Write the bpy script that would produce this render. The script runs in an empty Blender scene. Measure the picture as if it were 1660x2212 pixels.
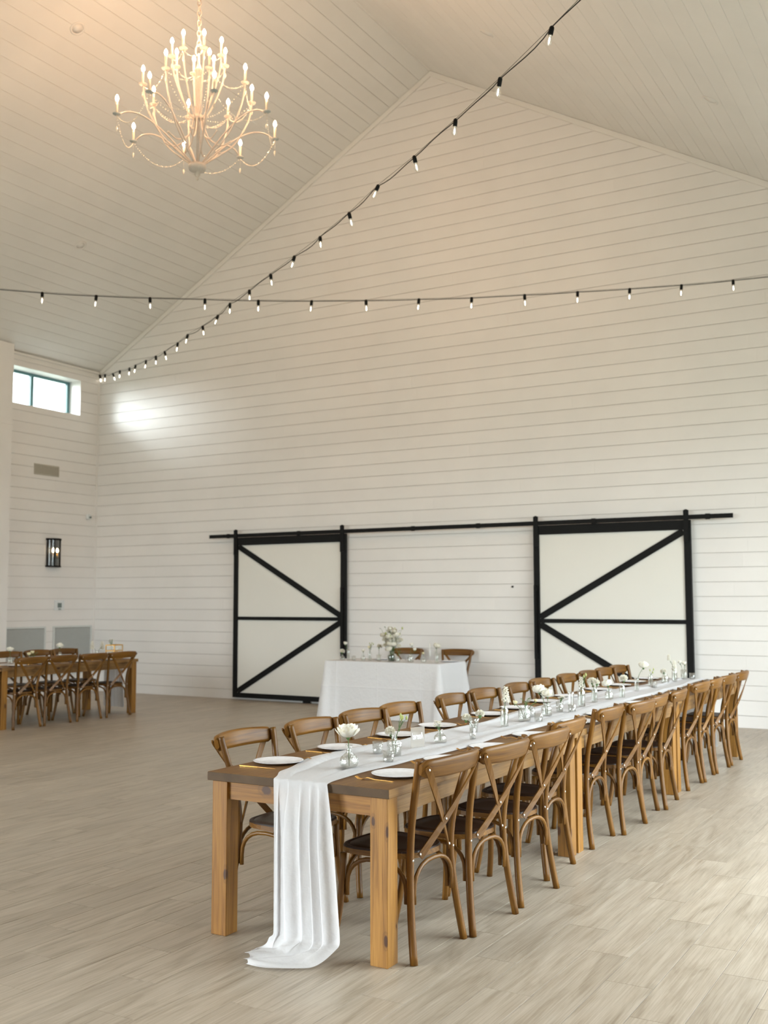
import bpy, bmesh, math, random
from math import sin, cos, pi, radians, sqrt
from mathutils import Vector, Matrix

# ---------------------------------------------------------------- camera
SC = bpy.context.scene
COL = SC.collection
RND = random.Random(7)

YAW, PITCH, ROLL, FPX = -0.528, 0.0846, -0.0019, 2262.9
CAM = Vector((3.3205, -3.9993, 1.5759))
fw = Vector((sin(YAW)*cos(PITCH), cos(YAW)*cos(PITCH), sin(PITCH)))
rt = Vector((cos(YAW), -sin(YAW), 0.0))
up = rt.cross(fw)
rt2 = rt*cos(ROLL) + up*sin(ROLL)
up2 = -rt*sin(ROLL) + up*cos(ROLL)
cd = bpy.data.cameras.new('camera')
cam = bpy.data.objects.new('camera', cd)
COL.objects.link(cam)
m = Matrix((rt2, up2, -fw)).transposed().to_4x4()
m.translation = CAM
cam.matrix_world = m
cd.sensor_fit = 'VERTICAL'
cd.sensor_height = 36.0
cd.sensor_width = 36.0*1660/2212
cd.lens = FPX/2212*36.0
cd.clip_start, cd.clip_end = 0.05, 200
cd.dof.use_dof = True
cd.dof.focus_distance = 5.3
cd.dof.aperture_fstop = 3.2
SC.camera = cam

# ---------------------------------------------------------------- world, light, exposure
SKY = 7.6
w = bpy.data.worlds.new('overcast_sky'); SC.world = w
w.use_nodes = True
wn, wl = w.node_tree.nodes, w.node_tree.links
wn.clear()
o_ = wn.new('ShaderNodeOutputWorld'); bgn = wn.new('ShaderNodeBackground')
tc = wn.new('ShaderNodeTexCoord'); sep = wn.new('ShaderNodeSeparateXYZ')
rmp = wn.new('ShaderNodeValToRGB')
rmp.color_ramp.elements[0].position = 0.47; rmp.color_ramp.elements[0].color = (0.34, 0.33, 0.30, 1)
rmp.color_ramp.elements[1].position = 0.53; rmp.color_ramp.elements[1].color = (0.85, 0.96, 1.0, 1)
mp_ = wn.new('ShaderNodeMapRange')
mp_.inputs['From Min'].default_value = -1; mp_.inputs['From Max'].default_value = 1
wl.new(tc.outputs['Generated'], sep.inputs[0]); wl.new(sep.outputs['Z'], mp_.inputs['Value'])
wl.new(mp_.outputs[0], rmp.inputs[0]); wl.new(rmp.outputs[0], bgn.inputs[0])
bgn.inputs[1].default_value = SKY
wl.new(bgn.outputs[0], o_.inputs[0])

BULB_WARM = 330.0      # radiance of the chandelier candle bulbs
SC.view_settings.view_transform = 'Standard'
SC.view_settings.look = 'None'
SC.view_settings.gamma = 1.0
SC.view_settings.use_curve_mapping = False
SC.view_settings.exposure = 0.38
try:
    SC.cycles.use_denoising = True
    SC.cycles.denoiser = 'OPENIMAGEDENOISE'
    SC.cycles.diffuse_bounces = 4
    SC.cycles.glossy_bounces = 2
    SC.cycles.transmission_bounces = 4
    SC.cycles.transparent_max_bounces = 16
    SC.cycles.max_bounces = 7
    SC.cycles.use_adaptive_sampling = True
    SC.cycles.use_light_tree = False
    SC.render.use_persistent_data = False
    SC.cycles.use_auto_tile = False
    SC.cycles.adaptive_threshold = 0.07
    SC.cycles.time_limit = 900
    SC.cycles.sample_clamp_indirect = 6.0
    SC.cycles.caustics_reflective = False
    SC.cycles.caustics_refractive = False
except Exception:
    pass

XL, XR, YB, YF = -10.613, 3.95, 9.611, -9.0      # left, right, back, front walls
XA, ZA, KP = -3.778, 9.613, 0.5691               # ridge x, ridge z, roof pitch
def zroof(x): return ZA - KP*abs(x-XA)
ZEL, ZER = zroof(XL), zroof(XR)

# daylight portals in the high window and in unseen openings sized for the light (the sky lights the room through them)
def portal(name, loc, rot, sx, sy):
    l = bpy.data.lights.new(name, 'AREA'); l.shape = 'RECTANGLE'; l.size = sx; l.size_y = sy
    l.cycles.is_portal = True
    o = bpy.data.objects.new(name, l); o.location = loc; o.rotation_euler = rot
    COL.objects.link(o)
# openings: (y0, y1, z0, z1)
OPEN_R = [(0.5, 3.8, 0.05, 4.0), (4.6, 7.6, 0.05, 3.9)]
OPEN_L = []
OPEN_F = [(-10.3, -3.0, 0.05, 4.8)]
WIN = (7.45, 9.172, 4.868, 5.492)
for a, b, c, d in OPEN_R:
    portal('daylight_portal', (XR+.1, (a+b)/2, (c+d)/2), (0, radians(90), 0), d-c, b-a)
for a, b, c, d in OPEN_L+[WIN]:
    portal('daylight_portal', (XL-.34, (a+b)/2, (c+d)/2), (0, radians(-90), 0), d-c, b-a)
for a, b, c, d in OPEN_F:
    portal('daylight_portal', ((a+b)/2, YF-.1, (c+d)/2), (radians(90), 0, 0), b-a, d-c)

# hazy sun behind bright cloud, low on the left: it rakes through the high window onto the back wall
sl_ = bpy.data.lights.new('hazy_sun', 'SUN'); sl_.energy = 4.5; sl_.angle = radians(28); sl_.color = (.93, .98, 1.0)
so_ = bpy.data.objects.new('hazy_sun', sl_); COL.objects.link(so_); so_.location = (-20, 0, 12)
so_.rotation_mode = 'QUATERNION'; so_.rotation_quaternion = Vector((0, 0, -1)).rotation_difference(Vector((1.15, 1.0, -.36)).normalized())

# ---------------------------------------------------------------- materials
def newmat(name):
    mt = bpy.data.materials.new(name); mt.use_nodes = True
    nt = mt.node_tree; nt.nodes.clear()
    out = nt.nodes.new('ShaderNodeOutputMaterial')
    return mt, nt, nt.nodes, nt.links, out
def setin(n, **k):
    for a, v in k.items():
        n.inputs[a.replace('_', ' ')].default_value = v
def principled(nt, rough=.5, col=(.8, .8, .8), metal=0., spec=.5):
    p = nt.nodes.new('ShaderNodeBsdfPrincipled')
    p.inputs['Base Color'].default_value = (*col, 1); p.inputs['Roughness'].default_value = rough
    p.inputs['Metallic'].default_value = metal
    p.inputs['Specular IOR Level'].default_value = spec
    return p
def noise(nt, vec, scale, detail=3, rough=.5, dist=0.):
    n = nt.nodes.new('ShaderNodeTexNoise'); n.inputs['Scale'].default_value = scale
    n.inputs['Detail'].default_value = detail; n.inputs['Roughness'].default_value = rough
    n.inputs['Distortion'].default_value = dist
    if vec is not None: nt.links.new(vec, n.inputs['Vector'])
    return n
def mapping(nt, vec, scale=(1, 1, 1), loc=(0, 0, 0), rot=(0, 0, 0)):
    n = nt.nodes.new('ShaderNodeMapping')
    n.inputs['Scale'].default_value = scale; n.inputs['Location'].default_value = loc; n.inputs['Rotation'].default_value = rot
    nt.links.new(vec, n.inputs['Vector']); return n
def ramp(nt, fac, stops):
    n = nt.nodes.new('ShaderNodeValToRGB'); cr = n.color_ramp
    while len(cr.elements) < len(stops): cr.elements.new(.5)
    for e, (p, c) in zip(cr.elements, stops):
        e.position = p; e.color = (*c, 1)
    nt.links.new(fac, n.inputs[0]); return n
def mixc(nt, fac, a, b, mode='MIX'):
    n = nt.nodes.new('ShaderNodeMix'); n.data_type = 'RGBA'; n.blend_type = mode
    for s, v in ((0, fac), (6, a), (7, b)):
        if hasattr(v, 'is_output') or isinstance(v, bpy.types.NodeSocket): nt.links.new(v, n.inputs[s])
        elif s == 0: n.inputs[0].default_value = v
        else: n.inputs[s].default_value = (*v, 1)
    return n.outputs[2]
def math_(nt, op, a, b=None, c=None):
    n = nt.nodes.new('ShaderNodeMath'); n.operation = op
    for i, v in enumerate((a, b, c)):
        if v is None: continue
        if isinstance(v, bpy.types.NodeSocket): nt.links.new(v, n.inputs[i])
        else: n.inputs[i].default_value = v
    return n.outputs[0]
def bump(nt, h, strength=.2, dist=.01):
    n = nt.nodes.new('ShaderNodeBump'); n.inputs['Strength'].default_value = strength; n.inputs['Distance'].default_value = dist
    nt.links.new(h, n.inputs['Height']); return n.outputs[0]

def simple(name, col, rough=.5, metal=0., spec=.5, nscale=40., namp=.06, bmp=0.):
    mt, nt, N, L, out = newmat(name)
    p = principled(nt, rough, col, metal, spec)
    t = N.new('ShaderNodeTexCoord')
    n = noise(nt, t.outputs['Object'], nscale, 2)
    d = tuple(max(0, c*(1-namp)) for c in col); u = tuple(min(1, c*(1+namp)) for c in col)
    r = ramp(nt, n.outputs[0], [(.3, d), (.7, u)])
    L.new(r.outputs[0], p.inputs['Base Color'])
    if bmp: L.new(bump(nt, n.outputs[0], bmp, .002), p.inputs['Normal'])
    L.new(p.outputs[0], out.inputs[0]); return mt

def wood(name, dark, mid, light, rough=.42, knots=0., grain=1.0, coat=0., knots_at=(), spec=.4):
    """grain runs along U of the UV map (metres)"""
    mt, nt, N, L, out = newmat(name)
    uv = N.new('ShaderNodeUVMap').outputs[0]
    oi = N.new('ShaderNodeObjectInfo')
    off = N.new('ShaderNodeVectorMath'); off.operation = 'MULTIPLY_ADD'
    cmb = N.new('ShaderNodeCombineXYZ')
    for i in range(3): L.new(oi.outputs['Random'], cmb.inputs[i])
    L.new(cmb.outputs[0], off.inputs[0]); off.inputs[1].default_value = (37, 19, 7); L.new(uv, off.inputs[2])
    v = off.outputs[0]
    kfac = None
    if knots:
        vo = N.new('ShaderNodeTexVoronoi'); vo.voronoi_dimensions = '2D'
        mpk = mapping(nt, v, (1/.30, 1/.13, 1)); L.new(mpk.outputs[0], vo.inputs['Vector']); vo.inputs['Scale'].default_value = 1
        gate = math_(nt, 'GREATER_THAN', N.new('ShaderNodeSeparateColor').outputs[0], 1-knots)
        sc = [n for n in N if n.type == 'SEPARATE_COLOR'][0]; L.new(vo.outputs['Color'], sc.inputs[0])
        dist = vo.outputs['Distance']
        kf = N.new('ShaderNodeMapRange'); kf.interpolation_type = 'SMOOTHSTEP'
        kf.inputs['From Min'].default_value = .13; kf.inputs['From Max'].default_value = .06
        L.new(dist, kf.inputs['Value'])
        kfac = math_(nt, 'MULTIPLY', kf.outputs[0], gate)
        halo = N.new('ShaderNodeMapRange'); halo.inputs['From Min'].default_value = .55; halo.inputs['From Max'].default_value = .08
        L.new(dist, halo.inputs['Value']); hal = math_(nt, 'MULTIPLY', halo.outputs[0], gate)
    a = mapping(nt, v, (1.6, 34*grain, 1))
    n1 = noise(nt, a.outputs[0], 1.0, 4, .6, 1.2)
    b = mapping(nt, v, (5, 190*grain, 1))
    n2 = noise(nt, b.outputs[0], 1.0, 2, .5)
    c = mapping(nt, v, (1.1, 5, 1))
    n3 = noise(nt, c.outputs[0], 1.0, 2)
    base = ramp(nt, n1.outputs[0], [(.28, dark), (.5, mid), (.72, light)])
    c1 = mixc(nt, .28, base.outputs[0], ramp(nt, n2.outputs[0], [(.35, dark), (.65, light)]).outputs[0])
    hv = N.new('ShaderNodeHueSaturation'); L.new(c1, hv.inputs['Color'])
    vv = N.new('ShaderNodeMapRange'); vv.inputs['To Min'].default_value = .82; vv.inputs['To Max'].default_value = 1.18
    L.new(n3.outputs[0], vv.inputs['Value'])
    ov = N.new('ShaderNodeMapRange'); ov.inputs['To Min'].default_value = .88; ov.inputs['To Max'].default_value = 1.12
    L.new(oi.outputs['Random'], ov.inputs['Value'])
    L.new(math_(nt, 'MULTIPLY', vv.outputs[0], ov.outputs[0]), hv.inputs['Value'])
    col = hv.outputs[0]
    if kfac is not None:
        col = mixc(nt, math_(nt, 'MULTIPLY', hal, .45), col, tuple(x*.62 for x in mid))
        col = mixc(nt, math_(nt, 'MULTIPLY', kfac, .9), col, (.065, .022, .008))
    if knots_at:
        su = N.new('ShaderNodeSeparateXYZ'); L.new(uv, su.inputs[0])
        wob = noise(nt, uv, 30, 2); wv_ = math_(nt, 'MULTIPLY', math_(nt, 'SUBTRACT', wob.outputs[0], .5), .9)
        best = None
        for (ku, kv, ru, rv_) in knots_at:
            a_ = math_(nt, 'POWER', math_(nt, 'DIVIDE', math_(nt, 'SUBTRACT', su.outputs[0], ku), ru), 2.0)
            b_ = math_(nt, 'POWER', math_(nt, 'DIVIDE', math_(nt, 'SUBTRACT', su.outputs[1], kv), rv_), 2.0)
            d_ = math_(nt, 'SQRT', math_(nt, 'ADD', a_, b_))
            best = d_ if best is None else math_(nt, 'MINIMUM', best, d_)
        best = math_(nt, 'ADD', best, wv_)
        rg = ramp(nt, math_(nt, 'DIVIDE', best, 4.0), [(.20, (1, 1, 1)), (.28, (.22, .22, .22)), (.40, (.30, .30, .30)), (.44, (.07, .07, .07)), (.60, (0, 0, 0))])
        col = mixc(nt, rg.outputs[0], col, (.060, .020, .004))
    p = principled(nt, rough, spec=spec); L.new(col, p.inputs['Base Color'])
    if coat: p.inputs['Coat Weight'].default_value = coat; p.inputs['Coat Roughness'].default_value = .25
    L.new(bump(nt, n2.outputs[0], .12, .001), p.inputs['Normal'])
    L.new(p.outputs[0], out.inputs[0]); return mt

def endgrain(name):
    mt, nt, N, L, out = newmat(name)
    t = N.new('ShaderNodeTexCoord')
    sp_ = N.new('ShaderNodeSeparateXYZ'); L.new(t.outputs['Object'], sp_.inputs[0])
    wb = noise(nt, t.outputs['Object'], 7, 3, .5)
    fx = math_(nt, 'SUBTRACT', math_(nt, 'PINGPONG', math_(nt, 'ADD', sp_.outputs[0], .62), .155), .05)
    fz = math_(nt, 'SUBTRACT', sp_.outputs[2], .785)
    rd = math_(nt, 'SQRT', math_(nt, 'ADD', math_(nt, 'MULTIPLY', fx, fx), math_(nt, 'MULTIPLY', fz, fz)))
    rd = math_(nt, 'ADD', rd, math_(nt, 'MULTIPLY', wb.outputs[0], .035))
    sn = math_(nt, 'SINE', math_(nt, 'MULTIPLY', rd, 1150.0))
    wv = math_(nt, 'MULTIPLY_ADD', sn, .5, .5)
    r = ramp(nt, wv, [(.1, (.060, .034, .016)), (.8, (.105, .063, .031))])
    n = noise(nt, t.outputs['Object'], 9, 3)
    c = mixc(nt, .35, r.outputs[0], ramp(nt, n.outputs[0], [(.3, (.042, .024, .011)), (.7, (.125, .075, .036))]).outputs[0])
    p = principled(nt, .6, spec=.25); L.new(c, p.inputs['Base Color']); L.new(p.outputs[0], out.inputs[0]); return mt

def paint(name, col, rough=.45, var=.025):
    mt, nt, N, L, out = newmat(name)
    g = N.new('ShaderNodeNewGeometry'); oi = N.new('ShaderNodeObjectInfo')
    n = noise(nt, g.outputs['Position'], 1.3, 4, .6)
    n2 = noise(nt, g.outputs['Position'], 60, 2)
    d = tuple(c*(1-var) for c in col); u = tuple(min(1, c*(1+var)) for c in col)
    r = ramp(nt, n.outputs[0], [(.3, d), (.7, u)])
    h = N.new('ShaderNodeHueSaturation'); L.new(r.outputs[0], h.inputs['Color'])
    mr = N.new('ShaderNodeMapRange'); mr.inputs['To Min'].default_value = .985; mr.inputs['To Max'].default_value = 1.01
    L.new(oi.outputs['Random'], mr.inputs['Value']); L.new(mr.outputs[0], h.inputs['Value'])
    p = principled(nt, rough); L.new(h.outputs[0], p.inputs['Base Color'])
    L.new(bump(nt, n2.outputs[0], .05, .001), p.inputs['Normal'])
    L.new(p.outputs[0], out.inputs[0]); return mt

TW, TL, TX0, TY0, TS = 0.2005, 0.972, 1.4415, 1.010, 0.3245     # tile pitch, length, origin, stagger
def floor_mat():
    mt, nt, N, L, out = newmat('floor_tile')
    g = N.new('ShaderNodeNewGeometry'); s = N.new('ShaderNodeSeparateXYZ'); L.new(g.outputs['Position'], s.inputs[0])
    i = math_(nt, 'FLOOR', math_(nt, 'DIVIDE', math_(nt, 'SUBTRACT', s.outputs[0], TX0), TW))
    yy = math_(nt, 'ADD', math_(nt, 'SUBTRACT', s.outputs[1], TY0), math_(nt, 'MULTIPLY', i, TS))
    j = math_(nt, 'FLOOR', math_(nt, 'DIVIDE', yy, TL))
    cm = N.new('ShaderNodeCombineXYZ'); L.new(i, cm.inputs[0]); L.new(j, cm.inputs[1])
    wn_ = N.new('ShaderNodeTexWhiteNoise'); wn_.noise_dimensions = '3D'; L.new(cm.outputs[0], wn_.inputs['Vector'])
    ad = N.new('ShaderNodeVectorMath'); ad.operation = 'MULTIPLY_ADD'
    L.new(wn_.outputs['Color'], ad.inputs[0]); ad.inputs[1].default_value = (13, 17, 11); L.new(g.outputs['Position'], ad.inputs[2])
    v = ad.outputs[0]
    n1 = noise(nt, mapping(nt, v, (9, 1.5, 1)).outputs[0], 1, 4, .55, 1.6)
    n2 = noise(nt, mapping(nt, v, (42, 3.2, 1)).outputs[0], 1, 3, .6, .6)
    n3 = noise(nt, mapping(nt, v, (170, 2.6, 1)).outputs[0], 1, 2, .5, .3)
    base = ramp(nt, n1.outputs[0], [(.27, (.232, .180, .120)), (.45, (.380, .312, .232)), (.72, (.482, .413, .328))])
    c = mixc(nt, .32, base.outputs[0], ramp(nt, n2.outputs[0], [(.35, (.26, .212, .16)), (.65, (.50, .442, .37))]).outputs[0])
    c = mixc(nt, .16, c, ramp(nt, n3.outputs[0], [(.42, (.20, .155, .11)), (.58, (.60, .53, .44))]).outputs[0])
    h = N.new('ShaderNodeHueSaturation'); L.new(c, h.inputs['Color'])
    mr = N.new('ShaderNodeMapRange'); mr.inputs['To Min'].default_value = .93; mr.inputs['To Max'].default_value = 1.07
    L.new(wn_.outputs['Value'], mr.inputs['Value']); L.new(mr.outputs[0], h.inputs['Value'])
    p = principled(nt, .42); L.new(h.outputs[0], p.inputs['Base Color'])
    rr = N.new('ShaderNodeMapRange'); rr.inputs['To Min'].default_value = .30; rr.inputs['To Max'].default_value = .50
    L.new(n2.outputs[0], rr.inputs['Value']); L.new(rr.outputs[0], p.inputs['Roughness'])
    L.new(bump(nt, n3.outputs[0], .22, .0012), p.inputs['Normal'])
    L.new(p.outputs[0], out.inputs[0]); return mt

def glass(name, tint=(.93, .97, .95), fac=.10, pattern=0., rough=.03):
    mt, nt, N, L, out = newmat(name)
    tr = N.new('ShaderNodeBsdfTransparent'); tr.inputs[0].default_value = (*tint, 1)
    gl = N.new('ShaderNodeBsdfGlossy'); gl.inputs[0].default_value = (1, 1, .98, 1); gl.inputs['Roughness'].default_value = rough
    lw = N.new('ShaderNodeLayerWeight'); lw.inputs[0].default_value = .35
    f = N.new('ShaderNodeMapRange'); f.inputs['To Min'].default_value = fac; f.inputs['To Max'].default_value = .60
    L.new(lw.outputs['Facing'], f.inputs['Value'])
    fo = f.outputs[0]
    if pattern:
        t = N.new('ShaderNodeTexCoord')
        vo = N.new('ShaderNodeTexVoronoi'); vo.feature = 'F1'; vo.inputs['Scale'].default_value = pattern
        L.new(t.outputs['Object'], vo.inputs['Vector'])
        b = bump(nt, vo.outputs['Distance'], .55, .006)
        L.new(b, gl.inputs['Normal']); L.new(b, lw.inputs['Normal'])
    mx = N.new('ShaderNodeMixShader'); L.new(fo, mx.inputs[0]); L.new(tr.outputs[0], mx.inputs[1]); L.new(gl.outputs[0], mx.inputs[2])
    L.new(mx.outputs[0], out.inputs[0]); return mt

def fabric(name, col, sheer=.0, transl=.35, creases=None, weave=900, bs=.03):
    mt, nt, N, L, out = newmat(name)
    d = N.new('ShaderNodeBsdfDiffuse'); d.inputs[0].default_value = (*col, 1)
    t = N.new('ShaderNodeBsdfTranslucent'); t.inputs[0].default_value = (*col, 1)
    m1 = N.new('ShaderNodeMixShader'); m1.inputs[0].default_value = transl
    L.new(d.outputs[0], m1.inputs[1]); L.new(t.outputs[0], m1.inputs[2])
    tcn = N.new('ShaderNodeTexCoord')
    n = noise(nt, tcn.outputs['Object'], 14, 3, .6)
    h = n.outputs[0]
    b = bump(nt, h, .25, bs)
    if creases:
        s = N.new('ShaderNodeSeparateXYZ'); L.new(tcn.outputs['Object'], s.inputs[0])
        tot = None
        for ax, pos in creases:
            dd = math_(nt, 'ABSOLUTE', math_(nt, 'SUBTRACT', s.outputs[ax], pos))
            e = math_(nt, 'MAXIMUM', math_(nt, 'SUBTRACT', 1.0, math_(nt, 'DIVIDE', dd, .012)), 0.0)
            tot = e if tot is None else math_(nt, 'MAXIMUM', tot, e)
        b2 = N.new('ShaderNodeBump'); b2.inputs['Strength'].default_value = .45; b2.inputs['Distance'].default_value = .004
        L.new(tot, b2.inputs['Height']); L.new(b, b2.inputs['Normal']); b = b2.outputs[0]
    L.new(b, d.inputs['Normal']); L.new(b, t.inputs['Normal'])
    last = m1.outputs[0]
    if sheer:
        tr = N.new('ShaderNodeBsdfTransparent')
        lw = N.new('ShaderNodeLayerWeight'); lw.inputs[0].default_value = .5
        f = N.new('ShaderNodeMapRange'); f.inputs['To Min'].default_value = sheer; f.inputs['To Max'].default_value = 0.
        L.new(lw.outputs['Facing'], f.inputs['Value'])
        m2 = N.new('ShaderNodeMixShader'); L.new(f.outputs[0], m2.inputs[0]); L.new(last, m2.inputs[1]); L.new(tr.outputs[0], m2.inputs[2])
        last = m2.outputs[0]
    L.new(last, out.inputs[0]); return mt

def emit(name, col, strength, sample=True):
    mt, nt, N, L, out = newmat(name)
    e = N.new('ShaderNodeEmission'); e.inputs[0].default_value = (*col, 1); e.inputs[1].default_value = strength
    L.new(e.outputs[0], out.inputs[0])
    mt.cycles.emission_sampling = 'AUTO' if sample else 'NONE'
    return mt

def petal(name, col, core):
    mt, nt, N, L, out = newmat(name)
    tcn = N.new('ShaderNodeTexCoord')
    n = noise(nt, tcn.outputs['Object'], 60, 2)
    r = ramp(nt, n.outputs[0], [(.3, core), (.6, col)])
    p = N.new('ShaderNodeBsdfDiffuse'); t = N.new('ShaderNodeBsdfTranslucent')
    L.new(r.outputs[0], p.inputs[0]); L.new(r.outputs[0], t.inputs[0])
    mx = N.new('ShaderNodeMixShader'); mx.inputs[0].default_value = .3
    L.new(p.outputs[0], mx.inputs[1]); L.new(t.outputs[0], mx.inputs[2]); L.new(mx.outputs[0], out.inputs[0]); return mt

KN = [(.615, .642, .020, .009), (.575, .712, .026, .008), (.575, 1.857, .026, .007), (.115, .705, .024, .011), (.16, 1.93, .010, .004),
      (-.175, 1.362, .030, .020), (.285, .706, .028, .008), (.285, 1.858, .028, .007)]
M = dict(
    wall=paint('white_wall_paint', (.795, .768, .742)),
    ceil=paint('white_ceiling_paint', (.785, .760, .722)),
    backing=simple('groove_backing', (.52, .49, .45), .8),
    tile=floor_mat(),
    grout=simple('grout', (.10, .082, .06), .85, nscale=30),
    pine=wood('golden_pine', (.142, .056, .007), (.282, .127, .020), (.375, .184, .036), .48, knots=.06),
    pine_left=wood('golden_pine_knotty', (.125, .047, .005), (.250, .106, .014), (.345, .162, .027), .48, knots_at=KN[5:]),
    pine_right=wood('golden_pine_knots', (.160, .066, .010), (.315, .146, .027), (.41, .208, .047), .48, knots_at=KN[:5]),
    pine_side=wood('pale_pine', (.13, .062, .018), (.235, .122, .036), (.31, .172, .058), .48, knots=.2),
    walnut=wood('walnut_stained_top', (.100, .044, .011), (.148, .070, .019), (.195, .098, .029), .50, knots=.06, grain=.6, spec=.3),
    endg=endgrain('stained_end_grain'),
    chair=wood('brown_beech', (.072, .025, .0028), (.152, .063, .0070), (.218, .099, .0135), .38, spec=.35),
    seat=wood('dark_seat_wood', (.012, .0042, .0017), (.021, .0077, .0028), (.032, .012, .0045), .42, spec=.3),
    chrome=simple('brushed_steel', (.58, .56, .52), .32, 1.0),
    black=simple('black_powder_coat', (.0055, .0055, .0055), .6, nscale=20, spec=.18),
    doorpanel=paint('door_panel_paint', (.775, .755, .700), .5, .01),
    gold=simple('brushed_gold', (.83, .47, .13), .27, 1.0),
    plate=simple('white_ceramic', (.80, .80, .83), .18),
    glass=glass('clear_glass', (.988, .993, .990), .05),
    cut=glass('cut_glass', (.98, .985, .982), .09, 130., .10),
    ribbed=glass('ribbed_glass', (.982, .988, .985), .10, 80., .12),
    acrylic=glass('clear_acrylic', (.97, .97, .965), .05),
    frosted=fabric('frosted_acrylic', (.62, .59, .54), .80, .4),
    letter=simple('white_lettering', (.92, .92, .92), .5),
    pane=glass('window_glass', (.98, 1, 1), .03),
    water=glass('water', (.985, .992, .987), .05),
    sheer=fabric('sheer_chiffon', (.84, .84, .86), .12, .28),
    cloth=fabric('white_tablecloth', (.84, .835, .85), 0., .12, [(2, .42), (0, -1.35), (0, -.70), (0, -.05), (0, .6)]),
    petal=petal('white_petals', (.93, .91, .84), (.86, .81, .66)),
    cream=petal('cream_petals', (.93, .88, .66), (.88, .78, .45)),
    green=simple('stem_green', (.085, .16, .045), .5),
    bud=simple('bud_green', (.40, .44, .15), .5),
    greyg=simple('dark_vase_foliage', (.022, .05, .02), .5),
    wax=simple('candle_wax', (.88, .87, .84), .5),
    chand=simple('chandelier_white', (.60, .52, .45), .45, nscale=60),
    cup=simple('chandelier_cup', (.42, .44, .42), .5),
    candle_warm=simple('candle_sleeve', (.88, .72, .55), .5),
    bead=simple('crystal_beads', (.80, .72, .60), .12, 0., .9),
    bulb_warm=emit('lit_candle_bulb', (1.0, .60, .34), BULB_WARM),
    bulb_small=emit('lit_filament', (1.0, .90, .72), 9.0, False),
    bulb_sconce=emit('lit_sconce_bulb', (1.0, .72, .40), 30.0),
    vent=simple('vent_metal', (.46, .43, .36), .5),
    ventdark=simple('vent_shadow_gap', (.10, .10, .085), .8),
    grille=simple('grille_paint', (.62, .64, .62), .5),
    frame=simple('window_frame_teal', (.10, .21, .22), .45),
    plastic=simple('white_plastic', (.72, .74, .74), .4),
    screen=simple('panel_grey', (.16, .20, .19), .3),
    ground=simple('outside_ground', (.32, .33, .27), .9, nscale=2),
    wire=simple('black_cable', (.012, .014, .012), .5),
)

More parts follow.
